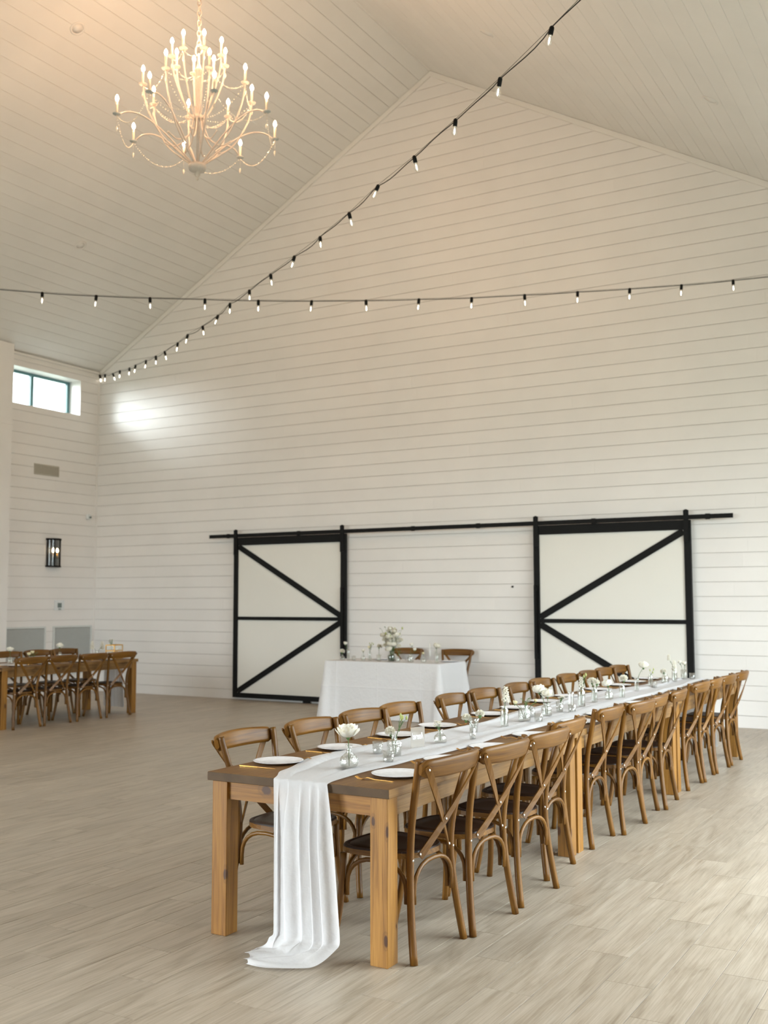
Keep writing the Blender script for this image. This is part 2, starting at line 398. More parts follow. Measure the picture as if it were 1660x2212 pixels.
# ---------------------------------------------------------------- mesh builder
class MB:
    def __init__(s): s.v = []; s.f = []; s.uv = []; s.mi = []; s.sm = []
    def face(s, idx, uv=None, mi=0, sm=False):
        s.f.append(tuple(idx)); s.uv.append(uv or [(0, 0)]*len(idx)); s.mi.append(mi); s.sm.append(sm)
    def box(s, x0, x1, y0, y1, z0, z1, mats=None, mi=0, xf=None):
        P = [(x, y, z) for z in (z0, z1) for y in (y0, y1) for x in (x0, x1)]
        L = (x1-x0, y1-y0, z1-z0); ax = L.index(max(L))
        n = len(s.v)
        pts = [Vector(p) for p in P]
        if xf is not None: pts = [xf @ p for p in pts]
        s.v += [tuple(p) for p in pts]
        fs = {'-z': (0, 2, 3, 1), '+z': (4, 5, 7, 6), '-y': (0, 1, 5, 4), '+y': (2, 6, 7, 3), '-x': (0, 4, 6, 2), '+x': (1, 3, 7, 5)}
        for k, q in fs.items():
            a = 'xyz'.index(k[1]); oth = [i for i in range(3) if i != a]
            if ax in oth: u, v = ax, [i for i in oth if i != ax][0]
            else: u, v = oth
            sh = {'-z': 0, '+z': .31, '-y': .67, '+y': 1.1, '-x': 1.5, '+x': 1.9}[k]
            s.face([n+i for i in q], [(P[i][u], P[i][v]+sh) for i in q], (mats or {}).get(k, mi))
        return s
    def prism(s, poly, a0, a1, axis='y', mi=0):
        """poly = list of (p,q) in the plane perpendicular to axis"""
        n = len(s.v); k = len(poly)
        def mk(p, q, a): return {'y': (p, a, q), 'x': (a, p, q), 'z': (p, q, a)}[axis]
        s.v += [mk(p, q, a0) for p, q in poly] + [mk(p, q, a1) for p, q in poly]
        s.face([n+i for i in range(k)], [poly[i] for i in range(k)], mi)
        s.face([n+k+i for i in range(k)][::-1], [poly[i] for i in range(k)][::-1], mi)
        for i in range(k):
            j = (i+1) % k
            s.face([n+j, n+i, n+k+i, n+k+j], [(0, 0)]*4, mi)
        return s
    def sweep(s, path, prof, upv=(0, 0, 1), closed=False, cap=True, mi=0, smooth=True, ups=None):
        """prof: list of 2D points or function(t)-> list of 2D points (side, normal)"""
        P = [Vector(p) for p in path]; n = len(P); L = 0.; prev = None; k = None; rows = []
        for i, p in enumerate(P):
            if closed: t = P[(i+1) % n]-P[i-1]
            else: t = P[min(i+1, n-1)]-P[max(i-1, 0)]
            t.normalize()
            u = Vector(ups[i]) if ups else Vector(upv)
            side = u.cross(t)
            if side.length < 1e-4: side = Vector((1, 0, 0)).cross(t)
            side.normalize(); nr = t.cross(side)
            if prev is not None: L += (p-prev).length
            prev = p
            pr = prof(i/(n-1) if n > 1 else 0) if callable(prof) else prof
            k = len(pr); base = len(s.v)
            s.v += [tuple(p+side*a+nr*b) for a, b in pr]
            per = [0]
            for j in range(k): a, b = pr[j], pr[(j+1) % k]; per.append(per[-1]+math.hypot(a[0]-b[0], a[1]-b[1]))
            rows.append((base, L, per))
        rr = range(n if closed else n-1)
        for i in rr:
            a, la, pa = rows[i]; b, lb, pb = rows[(i+1) % n]
            if closed and i == n-1: lb = la+.01
            for j in range(k):
                j2 = (j+1) % k
                s.face([a+j, a+j2, b+j2, b+j], [(la, pa[j]), (la, pa[j+1]), (lb, pb[j+1]), (lb, pb[j])], mi, smooth)
        if cap and not closed:
            a = rows[0][0]; b = rows[-1][0]
            s.face([a+j for j in range(k)][::-1], None, mi); s.face([b+j for j in range(k)], None, mi)
        return s
    def tube(s, path, r, seg=8, **k):
        f = r if callable(r) else (lambda t: r)
        return s.sweep(path, lambda t: [(f(t)*cos(2*pi*i/seg), f(t)*sin(2*pi*i/seg)) for i in range(seg)], **k)
    def lathe(s, prof, seg=20, c=(0, 0, 0), mi=0, smooth=True, sx=1., sy=1.):
        n = len(s.v); k = len(prof)
        for r, z in prof:
            for i in range(seg):
                a = 2*pi*i/seg; s.v.append((c[0]+r*cos(a)*sx, c[1]+r*sin(a)*sy, c[2]+z))
        for i in range(k-1):
            for j in range(seg):
                j2 = (j+1) % seg
                s.face([n+i*seg+j, n+i*seg+j2, n+(i+1)*seg+j2, n+(i+1)*seg+j], None, mi, smooth)
        if prof[0][0] > 1e-5: s.face([n+j for j in range(seg)][::-1], None, mi)
        if prof[-1][0] > 1e-5: s.face([n+(k-1)*seg+j for j in range(seg)], None, mi)
        return s
    def ball(s, c, r, seg=8, rings=5, mi=0, sz=1.):
        return s.lathe([(max(r*sin(pi*i/rings), 1e-6), -r*sz*cos(pi*i/rings)) for i in range(rings+1)], seg, c, mi)
    def patch(s, fn, nu, nv, mi=0, close=False):
        n = len(s.v)
        for i in range(nu+1):
            for j in range(nv+1): s.v.append(tuple(fn(i/nu, j/nv)))
        for i in range(nu):
            for j in range(nv):
                a = n+i*(nv+1)+j
                s.face([a, a+1, a+nv+2, a+nv+1], [(i/nu, j/nv)]*4, mi, True)
        return s
    def mesh(s, name, mats):
        me = bpy.data.meshes.new(name)
        me.from_pydata(s.v, [], s.f)
        uvl = me.uv_layers.new(name='UVMap')
        flat = [c for q in s.uv for p in q for c in p]
        uvl.data.foreach_set('uv', flat)
        for mt in (mats if isinstance(mats, (list, tuple)) else [mats]): me.materials.append(mt)
        me.polygons.foreach_set('material_index', s.mi); me.polygons.foreach_set('use_smooth', s.sm)
        me.update(); me.validate()
        return me
    def build(s, name, mats, parent=None, loc=(0, 0, 0), bevel=0.):
        o = put(name, s.mesh(name, mats), parent, loc)
        if bevel:
            b = o.modifiers.new('bevel', 'BEVEL'); b.width = bevel; b.segments = 2; b.limit_method = 'ANGLE'
        return o

def put(name, me, parent=None, loc=(0, 0, 0), rz=0.):
    o = bpy.data.objects.new(name, me); COL.objects.link(o)
    o.location = loc; o.rotation_euler = (0, 0, rz)
    if parent is not None: o.parent = parent
    return o
def tag(o, label=None, cat=None, group=None, kind=None):
    if label: o['label'] = label
    if cat: o['category'] = cat
    if group: o['group'] = group
    if kind: o['kind'] = kind
    return o
def empty(name, loc=(0, 0, 0), rz=0., **k):
    o = bpy.data.objects.new(name, None); COL.objects.link(o)
    o.location = loc; o.rotation_euler = (0, 0, rz); o.empty_display_size = .1
    return tag(o, **k)
def copy_tree(o, parent=None, kids=None):
    c = o.copy(); COL.objects.link(c); c.parent = parent
    for ch in KIDS.get(o.name, []) if kids is None else kids: copy_tree(ch, c)
    return c
KIDS = {}
def index_kids(root):
    for ob in bpy.data.objects:
        if ob.parent is not None:
            KIDS.setdefault(ob.parent.name, [])
            if ob not in KIDS[ob.parent.name]: KIDS[ob.parent.name].append(ob)
def smooth_path(P, n=4):
    out = []
    P = [Vector(p) for p in P]
    for i in range(len(P)-1):
        p0, p1, p2, p3 = P[max(i-1, 0)], P[i], P[i+1], P[min(i+2, len(P)-1)]
        for k in range(n):
            t = k/n
            out.append(.5*((2*p1)+(-p0+p2)*t+(2*p0-5*p1+4*p2-p3)*t*t+(-p0+3*p1-3*p2+p3)*t**3))
    out.append(P[-1]); return out
ORD = ['first', 'second', 'third', 'fourth', 'fifth', 'sixth', 'seventh', 'eighth', 'ninth', 'tenth', 'eleventh', 'twelfth']

# ================================================================= STRUCTURE
# ---- floor: grout slab + individual wood-look tiles
fl = MB().box(XL-.3, XR+.3, YF-.3, YB+.3, -.12, -.004).build('floor', M['grout'])
tag(fl, kind='structure')
MARG = .0012
tile_me = None
def tile_mesh():
    b = MB(); x0, x1, y0, y1 = MARG, TW-MARG, MARG, TL-MARG; c = .0004
    b.v = [(x0, y0, -.006), (x1, y0, -.006), (x1, y1, -.006), (x0, y1, -.006),
           (x0, y0, -c), (x1, y0, -c), (x1, y1, -c), (x0, y1, -c),
           (x0+c, y0+c, 0), (x1-c, y0+c, 0), (x1-c, y1-c, 0), (x0+c, y1-c, 0)]
    b.face((8, 9, 10, 11))
    for i in range(4):
        j = (i+1) % 4
        b.face((i, j, j+4, i+4)); b.face((i+4, j+4, j+8, i+8))
    return b
tile_me = tile_mesh().mesh('tile', M['tile'])
tiles = []
i0 = math.floor((XL-TX0)/TW); i1 = math.ceil((XR-TX0)/TW)
for i in range(i0, i1+1):
    x = TX0+i*TW
    j = math.floor((YF-TY0+i*TS)/TL)
    while TY0-i*TS+j*TL < YB:
        y = TY0-i*TS+j*TL
        cx, cy = x+TW/2, y+TL/2
        d = Vector((cx, cy, 0))-CAM
        z = d.dot(fw); px, py = (830+FPX*d.dot(rt)/z, 1106-FPX*d.dot(up)/z) if z > .3 else (-9e9, 0)
        vis = z > .3 and -120 < px < 1800 and py < 2420
        tiles.append((0 if vis else 1, z if vis else d.length, x, y)); j += 1
tiles.sort()
rest = MB(); src = tile_mesh()
for k, (_, _, x, y) in enumerate(tiles):
    inside = x > XL and x+TW < XR and y > YF and y+TL < YB
    if k < 300 and inside:
        put('tile', tile_me, fl, (x, y, 0))
    else:
        n = len(rest.v)
        rest.v += [(min(max(a+x, XL), XR), min(max(b_+y, YF), YB), c_) for a, b_, c_ in src.v]
        for f_ in src.f: rest.face([n+q for q in f_])
r_ = rest.build('distant_tiles', M['tile'], fl); tag(r_, kind='stuff')

# ---- outside ground
g_ = MB().box(-60, 60, -60, 60, -.5, -.2).build('outside_ground', M['ground']); tag(g_, kind='structure')

# ---- back wall with shiplap planks
PW = .1842; PT = .012
bw = MB().prism([(XL-.35, -.12), (XR+.35, -.12), (XR+.35, ZER-.1), (XR+.35, ZER-.35*KP+.05), (XA, ZA+.05), (XL-.35, ZEL-.35*KP+.05)], YB+PT, YB+.25, 'y').build('wall_back', M['backing'])
tag(bw, kind='structure')
BASEH = .15
def back_plank(xa, xb, z0, z1):
    # clip by the roof slopes
    def cut(x): return zroof(x)-.005
    poly = []
    g = .0024
    a, b = xa+.0003, xb-.0003; lo, hi = z0+g, z1-g
    # left and right x limits at the low and high edge
    def lim(z): return XA-(ZA-.005-z)/KP, XA+(ZA-.005-z)/KP
    l0, r0 = lim(lo); l1, r1 = lim(hi)
    if lo > ZA-.03: return
    A0, B0 = max(a, l0), min(b, r0)
    if B0-A0 < .01: return
    A1, B1 = max(a, l1), min(b, r1)
    pts = [(A0, lo), (B0, lo)]
    if A1 >= B1:  # triangle or pointed piece
        xm = min(max(XA, A0), B0); pts += [(xm, min(hi, zroof(xm)-.01))]
    else:
        if B0 < b-1e-6 or B1 >= b-1e-6: pts += [(B1, hi)]
        else: pts += [(b, min(hi, zroof(b)-.005)), (B1, hi)]
        if A0 > a+1e-6 or A1 <= a+1e-6: pts += [(A1, hi)]
        else: pts += [(A1, hi), (a, min(hi, zroof(a)-.005))]
    c = .0018
    n = len(pts); cx = sum(p[0] for p in pts)/n; cz = sum(p[1] for p in pts)/n
    m_ = MB()
    for k, (px, pz) in enumerate(pts): m_.v.append((px, YB+PT, pz))
    for px, pz in pts: m_.v.append((px, YB+c, pz))
    for px, pz in pts: m_.v.append((px, YB, pz-c if pz > cz else pz+c))
    for i in range(n):
        j = (i+1) % n
        m_.face((i, j, j+n, i+n)); m_.face((i+n, j+n, j+2*n, i+2*n))
    m_.face([i+2*n for i in range(n)])
    m_.build('plank', M['wall'], bw)
row = 0; z = BASEH
while z < ZA-.02:
    l = max(XL, XA-(ZA-z)/KP); r = min(XR, XA+(ZA-z)/KP)
    cuts = []
    x = l+RND.uniform(1.2, 4.6)
    while x < r-1.0: cuts.append(x); x += 4.88
    xs = [l]+cuts+[r]
    for a, b in zip(xs, xs[1:]): back_plank(a, b, z, z+PW)
    z += PW; row += 1
bb = MB().box(XL, XR, YB-.016, YB+PT, 0, BASEH-.004).build('baseboard_back', M['wall'], bevel=.003); tag(bb, kind='structure')
# rake trims along the gable
def rake(s, name):
    a = math.atan(KP); L = (XA-XL if s < 0 else XR-XA)
    n_ = Vector((s*sin(a), 0, cos(a)))
    x0, x1 = (XA, XL) if s < 0 else (XA, XR)
    pts = [(x0, zroof(x0)), (x1, zroof(x1)), (x1, zroof(x1)-.085), (x0, zroof(x0)-.085)]
    o = MB().prism([(p, q-.004) for p, q in pts], YB-.022, YB-.0005, 'y').build(name, M['ceil']); tag(o, kind='structure')
rake(-1, 'trim_1'); rake(1, 'trim_2')

# ---- ceiling: two slopes with tongue-and-groove boards
ce = empty('ceiling', kind='structure')
CP = .2005
def slope(s, z_off=.016):
    a = math.atan(KP)
    L = (XA-XL if s < 0 else XR-XA)/cos(a)+.25
    d = Vector((s*cos(a), 0, -sin(a)))         # down-slope
    nrm = Vector((-s*sin(a)*-1*-1, 0, -cos(a)))
    nrm = Vector((-s*sin(a), 0, -cos(a)))      # towards the room
    top = Vector((XA, 0, ZA))
    def P(t, y, h): p = top+d*t-nrm*h; return (p.x, y, p.z)
    b = MB(); b.v = [P(0, YF-.3, .014), P(L, YF-.3, .014), P(L, YB+.2, .014), P(0, YB+.2, .014),
                     P(0, YF-.3, .2), P(L, YF-.3, .2), P(L, YB+.2, .2), P(0, YB+.2, .2)]
    for q in ((0, 1, 2, 3), (4, 7, 6, 5), (0, 4, 5, 1), (2, 6, 7, 3), (0, 3, 7, 4), (1, 5, 6, 2)): b.face(q)
    b.build('roof_deck', M['ceil'], ce)
    t = .0; k = 0
    first = (XA - (-6.583))/cos(a) % CP if s < 0 else (0.302-XA)/cos(a) % CP
    t = first-CP
    while t < L-.02:
        t0, t1 = (max(t, 0)+.0014 if t > .001 else .0005), min(t+CP, L)-.0014
        if t1-t0 > .01:
            j = RND.uniform(.6, 4.6)
            for y0, y1 in ((YF, YB-8.5-j), (YB-8.5-j, YB-3.6-j), (YB-3.6-j, YB)):
                m_ = MB(); c = .002
                q = [(t0, y0+.0004), (t1, y0+.0004), (t1, y1-.0004), (t0, y1-.0004)]
                m_.v = [P(u, v_, .014) for u, v_ in q]+[P(u, v_, c) for u, v_ in q]+[P(u+(c if i in (0, 3) else -c), v_, 0) for i, (u, v_) in enumerate(q)]
                for i in range(4):
                    jj = (i+1) % 4
                    m_.face((i, jj, jj+4, i+4)); m_.face((i+4, jj+4, jj+8, i+8))
                m_.face((8, 9, 10, 11))
                m_.build('plank', M['ceil'], ce)
        t += CP
    return P
PL = slope(-1); PR = slope(1)
MB().prism([(XA-.03, ZA-.03*KP+.012), (XA, ZA-.006), (XA+.03, ZA-.03*KP+.012), (XA, ZA+.03)], YF, YB, 'y').build('ridge_strip', M['ceil'], ce)

# ---- left wall: shiplap bay with deep clerestory window, column, plain wall towards the camera
def wall_with_holes(name, axis, c0, c1, a0, a1, z0, z1, holes, mat):
    """solid wall panel between coords c0..c1 (thickness), spanning a0..a1 and z0..z1 with rectangular holes"""
    b = MB(); As = sorted({a0, a1, *[h[0] for h in holes], *[h[1] for h in holes]})
    Zs = sorted({z0, z1, *[h[2] for h in holes], *[h[3] for h in holes]})
    for p, q in zip(As, As[1:]):
        for r, t in zip(Zs, Zs[1:]):
            if any(h[0] <= p+1e-6 and q <= h[1]+1e-6 and h[2] <= r+1e-6 and t <= h[3]+1e-6 for h in holes): continue
            if axis == 'x': b.box(c0, c1, p, q, r, t)
            else: b.box(p, q, c0, c1, r, t)
    o = b.build(name, mat); tag(o, kind='structure'); return o
wl_ = wall_with_holes('wall_left', 'x', XL-.36, XL-PT, YF-.3, YB+.2, -.12, ZEL-.02, OPEN_L+[WIN], M['wall'])
YC = 7.56                                     # column edge
MB().box(XL-PT-.004, XL-PT+.0008, YC, WIN[1]-.0, BASEH, WIN[2]-.0005).box(XL-PT-.004, XL-PT+.0008, WIN[1]+.0005, YB, BASEH, ZEL-.03).box(XL-PT-.004, XL-PT+.0008, YC, WIN[1], WIN[3]+.0005, ZEL-.03).build('backing_sheet', M['backing'], wl_)
z = BASEH
while z < ZEL-.03:
    z1 = min(z+PW, ZEL-.02)
    segs = [(YC-.02, YB)]
    if z1 > WIN[2] and z < WIN[3]:
        if z < WIN[2]-.01 or z1 > WIN[3]+.01:
            pass
        segs = [(WIN[1], YB)]
        if z < WIN[2] - .012: MB().box(XL-PT, XL, YC-.02, WIN[1], z+.0028, WIN[2]).build('plank', M['wall'], wl_)
        if z1 > WIN[3] + .012: MB().box(XL-PT, XL, YC-.02, WIN[1], WIN[3], z1-.0028).build('plank', M['wall'], wl_)
    for a, b in segs:
        MB().box(XL-PT, XL, a, b, z+.0028, z1-.0028).build('plank', M['wall'], wl_)
    z += PW
bl = MB().box(XL-PT, XL+.016, YC-.02, YB-.016, 0, BASEH-.004).build('baseboard_left', M['wall'], bevel=.003); tag(bl, kind='structure')
cr = MB().box(XL, XL+.022, YC-.02, YB-.03, ZEL-.13, ZEL-.02).box(XL, XL+.05, YC-.02, YB-.03, ZEL-.05, ZEL-.01).build('trim_3', M['ceil']); tag(cr, kind='structure')
co = MB().box(XL-.005, XL+.163, 5.2, YC, 0, 4.445).box(XL-.005, XL+.163, 5.2, YC, 4.452, ZEL+.07).box(XL-.005, XL+.159, 5.2, YC-.004, 4.44, 4.46)
co = co.build('wall_left_pier', M['wall']); tag(co, kind='structure')
ccn = MB().box(XL, XL+.02, YB-.02, YB-.0005, BASEH, ZEL-.14).build('trim_4', M['wall']); tag(ccn, kind='structure')
# window set deep in the wall
wi = empty('window_1', (XL-.30, (WIN[0]+WIN[1])/2, WIN[2]), kind='structure')
wy0, wy1, wz0, wz1 = WIN[0]-wi.location.y, WIN[1]-wi.location.y, 0., WIN[3]-WIN[2]
def frame_bar(y0, y1, z0, z1, nm='window_frame'): return MB().box(-.03, .03, y0, y1, z0, z1).build(nm, M['frame'], wi, bevel=.003)
frame_bar(wy0, wy1, wz1-.045, wz1-.001); frame_bar(wy0, wy1, wz0+.001, wz0+.02)
frame_bar(wy1-.06, wy1-.001, wz0+.02, wz1-.045); frame_bar(wy0+.001, wy0+.04, wz0+.02, wz1-.045)
for yy in (8.33,):
    frame_bar(yy-.035-wi.location.y, yy+.03-wi.location.y, wz0+.02, wz1-.045, 'mullion')
for a, b in ((wy0+.04, 8.295-wi.location.y), (8.36-wi.location.y, wy1-.06)):
    MB().box(-.003, .003, a, b, wz0+.02, wz1-.045).build('pane', M['pane'], wi)

# ---- right wall, front wall (outside the frame) with added openings, placed and sized to let daylight in
wr = wall_with_holes('wall_right', 'x', XR, XR+.2, YF-.3, YB+.2, -.12, ZER+.05, OPEN_R, M['wall'])
wf = wall_with_holes('wall_front', 'y', YF-.2, YF, XL-.3, XR+.3, -.12, 5.2, OPEN_F, M['wall'])
MB().prism([(XL-.35, 5.2), (XR+.35, 5.2), (XR+.35, ZER-.2), (XA, ZA+.05), (XL-.35, ZEL-.15)], YF-.2, YF, 'y').build('gable', M['wall'], wf)

# recessed ceiling lights (unlit)
def downlight(P, t, y, label):
    c = Vector(P(t, y, 0)); n = Vector(P(t, y, -1))-c
    r = empty('recessed_light', c, label=label, cat='ceiling light', group='recessed ceiling lights')
    r.rotation_mode = 'QUATERNION'; r.rotation_quaternion = Vector((0, 0, 1)).rotation_difference(n)
    MB().lathe([(.092, 0), (.092, .006), (.078, .009), (.068, .004), (.068, -.0)], 28).build('trim_ring', M['ceil'], r)
    MB().lathe([(.0001, .002), (.068, .002), (.0675, .0005)], 28).build('lens', M['ceil'], r)
a_ = math.atan(KP)
for xx, yy, P_, lb in ((-5.891, 4.53, PL, 'round recessed ceiling light left of the chandelier top'),
                   (-8.449, 7.06, PL, 'round recessed ceiling light low on the left slope above string lights'),
                   (-1.748, 7.19, PR, 'round recessed ceiling light on the right slope nearest the ridge'),
                   (.878, 7.21, PR, 'round recessed ceiling light at far right of the right slope')):
    downlight(P_, abs(xx-XA)/cos(a_), yy, lb)

# ================================================================= WALL FITTINGS
def on_left(name, y, z, label, cat): return empty(name, (XL, y, z), label=label, cat=cat)
v = on_left('wall_vent', 8.447, 3.81, 'small rectangular beige louvred vent below the high window', 'vent')
MB().box(.0005, .012, -.272, .272, -.092, .092).build('frame', M['vent'], v, bevel=.004)
for k in range(18):
    yk = -.245+k*.0288
    MB().box(.0125, .022, yk-.006, yk+.006, -.07, .07).build('louvre', M['vent'], v)
for nm, y0, y1, lb in (('return_air_grille', 7.66, 8.505, 'white louvred return grille at left beside the pier'),
                       ('return_air_grille', 8.667, 9.547, 'white louvred return grille next to the room corner')):
    v = on_left(nm, (y0+y1)/2, .32, lb, 'grille'); hw = (y1-y0)/2
    MB().box(.0005, .004, -hw, hw, 0, .835).build('backing', M['ventdark'], v)
    f = MB(); f.box(.004, .02, -hw, hw, 0, .03); f.box(.004, .02, -hw, hw, .805, .835); f.box(.004, .02, -hw, -hw+.03, .03, .805); f.box(.004, .02, hw-.03, hw, .03, .805)
    f.build('frame', M['grille'], v)
    n = 38
    for k in range(n):
        zk = .04+k*(.76/n)
        MB().prism([(.004, zk+.012), (.018, zk), (.0185, zk+.003), (.004, zk+.0155)], -hw+.03, hw-.03, 'y').build('slat', M['grille'], v)
v = on_left('control_panel', 8.79, 1.515, 'small square grey wall panel below the black sconce', 'wall panel')
MB().box(.0005, .02, -.105, .105, -.085, .085).build('cover', M['plastic'], v, bevel=.004)
MB().box(.0205, .027, -.045, .04, -.045, .035).build('screen', M['screen'], v, bevel=.002)
MB().box(.0205, .024, -.03, .03, -.078, -.062).build('button', M['screen'], v)
v = on_left('motion_sensor', 9.39, 3.075, 'small white sensor with dark lens near the corner', 'sensor')
MB().box(.0005, .05, -.03, .05, -.045, .045).build('housing', M['plastic'], v, bevel=.008)
MB().lathe([(.0001, 0), (.018, 0), (.018, .03), (.0001, .036)], 12).build('lens', M['screen'], v, (.05, .02, -.01)).rotation_euler = (0, pi/2, 0)
# sconce
s_ = on_left('wall_sconce', 8.622, 2.16, 'black half-round wall sconce with lit candle bulbs', 'wall lamp')
MB().box(.0005, .02, -.125, .125, .01, .475).build('back_plate', M['black'], s_)
def half(r0, r1, z0, z1, b, n=12):
    pts = [(r1*cos(a), r1*sin(a)*1.1) for a in [(-pi/2+pi*i/n) for i in range(n+1)]]
    return pts
for z0, z1 in ((0, .025), (.46, .49)):
    MB().prism([(.0006+.13*cos(-pi/2+pi*i/14), .155*sin(-pi/2+pi*i/14)) for i in range(15)], z0, z1, 'z').build('rim', M['black'], s_)
for k in (-76, -25, 25, 76):
    MB().box(-.007, .007, -.009, .009, .025, .46).build('bar', M['black'], s_, (.121*cos(radians(k)), .145*sin(radians(k)), 0))
MB().patch(lambda u, v_: (.112*cos(-pi/2+pi*u)+.006, .136*sin(-pi/2+pi*u), .026+.432*v_), 14, 1).build('glass_shade', M['glass'], s_)
for yy in (-.045, .045):
    c_ = MB().lathe([(.014, 0), (.014, .10)], 10).build('candle_tube', M['gold'], s_, (.065, yy, .15))
    MB().lathe([(.001, 0), (.016, .012), (.019, .035), (.010, .06), (.001, .075)], 10).build('bulb', M['bulb_sconce'], c_, (0, 0, .10))

# ================================================================= BARN DOORS
rail = empty('barn_door_track', (-3.7, 9.50, 2.635), label='long black steel barn door track on the white wall', cat='door track')
MB().box(-4.2, 4.21, -.006, .006, -.028, .030).build('rail_bar', M['black'], rail)
for x in (-7.50, -6.1, -4.057, -3.0, -1.3, .2):
    MB().lathe([(.022, 0), (.022, .098)], 12).build('standoff', M['black'], rail, (x+3.7, .006, 0)).rotation_euler = (-pi/2, 0, 0)
    MB().box(-.03, .03, -.014, -.006, -.036, .036).build('bracket', M['black'], rail, (x+3.7, 0, 0))
def barn_door(x0, x1, side, label):
    w_ = x1-x0; H = 2.568; z0 = .035
    d = empty('barn_door', ((x0+x1)/2, 9.545, z0), label=label, cat='barn door', group='sliding barn doors')
    h = w_/2; ft = .024     # frame is proud of the panel
    MB().box(-h+.02, h-.02, -.012, .02, .02, H-.02).build('door_panel', M['doorpanel'], d)
    F = -.012-ft
    sw = .082
    MB().box(-h, -h+sw, F, .03, 0, H).build('stile', M['black'], d, bevel=.002)
    MB().box(h-sw, h, F, .03, 0, H).build('stile', M['black'], d, bevel=.002)
    MB().box(-h+sw, h-sw, F, .03, H-.125, H).build('top_rail', M['black'], d, bevel=.002)
    MB().box(-h+sw, h-sw, F, .03, 0, .075).build('bottom_rail', M['black'], d, bevel=.002)
    zm = 1.265
    MB().box(-h+sw, h-sw, F+.004, -.0121, zm-.027, zm+.027).build('mid_rail', M['black'], d)
    def brace(xa, za, xb, zb):
        a = Vector((xa, 0, za)); b = Vector((xb, 0, zb)); t = (b-a).normalized(); n = Vector((-t.z, 0, t.x))*.043
        ext = t*.0
        p = [a-ext+n, b+ext+n, b+ext-n, a-ext-n]
        MB().prism([(q.x, q.z) for q in p], F+.006, -.0122, 'y').build('brace', M['black'], d)
    s = side    # apex of the < or > on this side
    brace(-s*(h-sw-.01), H-.145, s*(h-sw-.004), zm+.05)
    brace(s*(h-sw-.004), zm-.05, -s*(h-sw-.01), .098)
    for sx in (-1, 1):
        hg = MB().box(-.032, .032, F-.026, F-.0005, H-.28, H+.125).build('hanger_strap', M['black'], d, (sx*(h-.045), 0, 0))
        MB().lathe([(.032, 0), (.036, .006), (.036, .014), (.032, .02)], 16).build('roller', M['black'], hg, (0, F-.002, H+.10)).rotation_euler = (pi/2, 0, 0)
    MB().box(-.017, .017, F-.055, F-.035, .75, 1.75).box(-.017, .017, F-.036, F, .78, .82).box(-.017, .017, F-.036, F, 1.68, 1.72).build('handle', M['black'], d, (s*(h-.035), 0, 0))
    MB().box(-.06, .06, -.02, .02, -.034, -.002).build('floor_guide', M['black'], d, (.35, 0, 0))
barn_door(-7.395, -5.25, 1, 'left white barn door with black frame, braces pointing right')
barn_door(-2.175, -.03, -1, 'right white barn door with black frame, braces pointing left')
hk = MB().lathe([(.001, 0), (.014, .002), (.014, .02), (.004, .03), (.001, .03)], 10).build('wall_hook', M['black'], None, (-2.53, YB-.0005, 1.77)); hk.rotation_euler = (pi/2, 0, 0)
tag(hk, 'tiny black hook on the white wall between the barn doors', 'hook')

# ================================================================= TABLES
TH, LT = .76, 2.385
def farm_table(x0, y0, label, group, near=False, lg=.0889, ins=.018, W=1.009):
    t = empty('farm_table', (x0+W/2, y0+LT/2, 0), label=label, cat='table', group=group)
    hx, hy = W/2, LT/2-.002
    MB().box(-hx, hx, -hy, hy, TH-.041, TH, {'+z': 0, '-z': 1, '+x': 1, '-x': 1, '-y': 2, '+y': 2}).build('tabletop', [M['walnut'], M['pine_side'], M['endg']], t, bevel=.003)
    for sx in (-1, 1):
        for sy in (-1, 1):
            b = MB().box(-lg/2, lg/2, -lg/2, lg/2, 0, TH-.0415)
            b.build('leg', M[('pine_right' if sx > 0 else 'pine_left') if near and sy < 0 else 'pine'], t, (sx*(hx-ins-lg/2), sy*(hy-ins-lg/2), 0), bevel=.003)
    for sy in (-1, 1):
        MB().box(-hx+ins+lg, hx-ins-lg, -.015, .015, TH-.041-.085, TH-.0415).build('apron', M['pine_left' if near and sy < 0 else 'pine'], t, (0, sy*(hy-ins-.03), 0))
    for sx in (-1, 1):
        MB().box(-.015, .015, -hy+ins+lg, hy-ins-lg, TH-.041-.085, TH-.0415).build('apron', M['pine_side'], t, (sx*(hx-ins-.022), 0, 0))
    return t
for k, nm in enumerate(('nearest', 'middle', 'farthest')):
    farm_table(0, k*LT, f'{nm} of three joined pine farm tables with dark stained top', 'farm tables joined in one long row', near=(k == 0))
farm_table(-8.31, 7.25-LT, 'pine farm table with dark top by the left wall', 'farm tables by the left wall')
farm_table(-8.31, 7.25-2*LT, 'pine farm table cut off by the left edge of the picture', 'farm tables by the left wall')

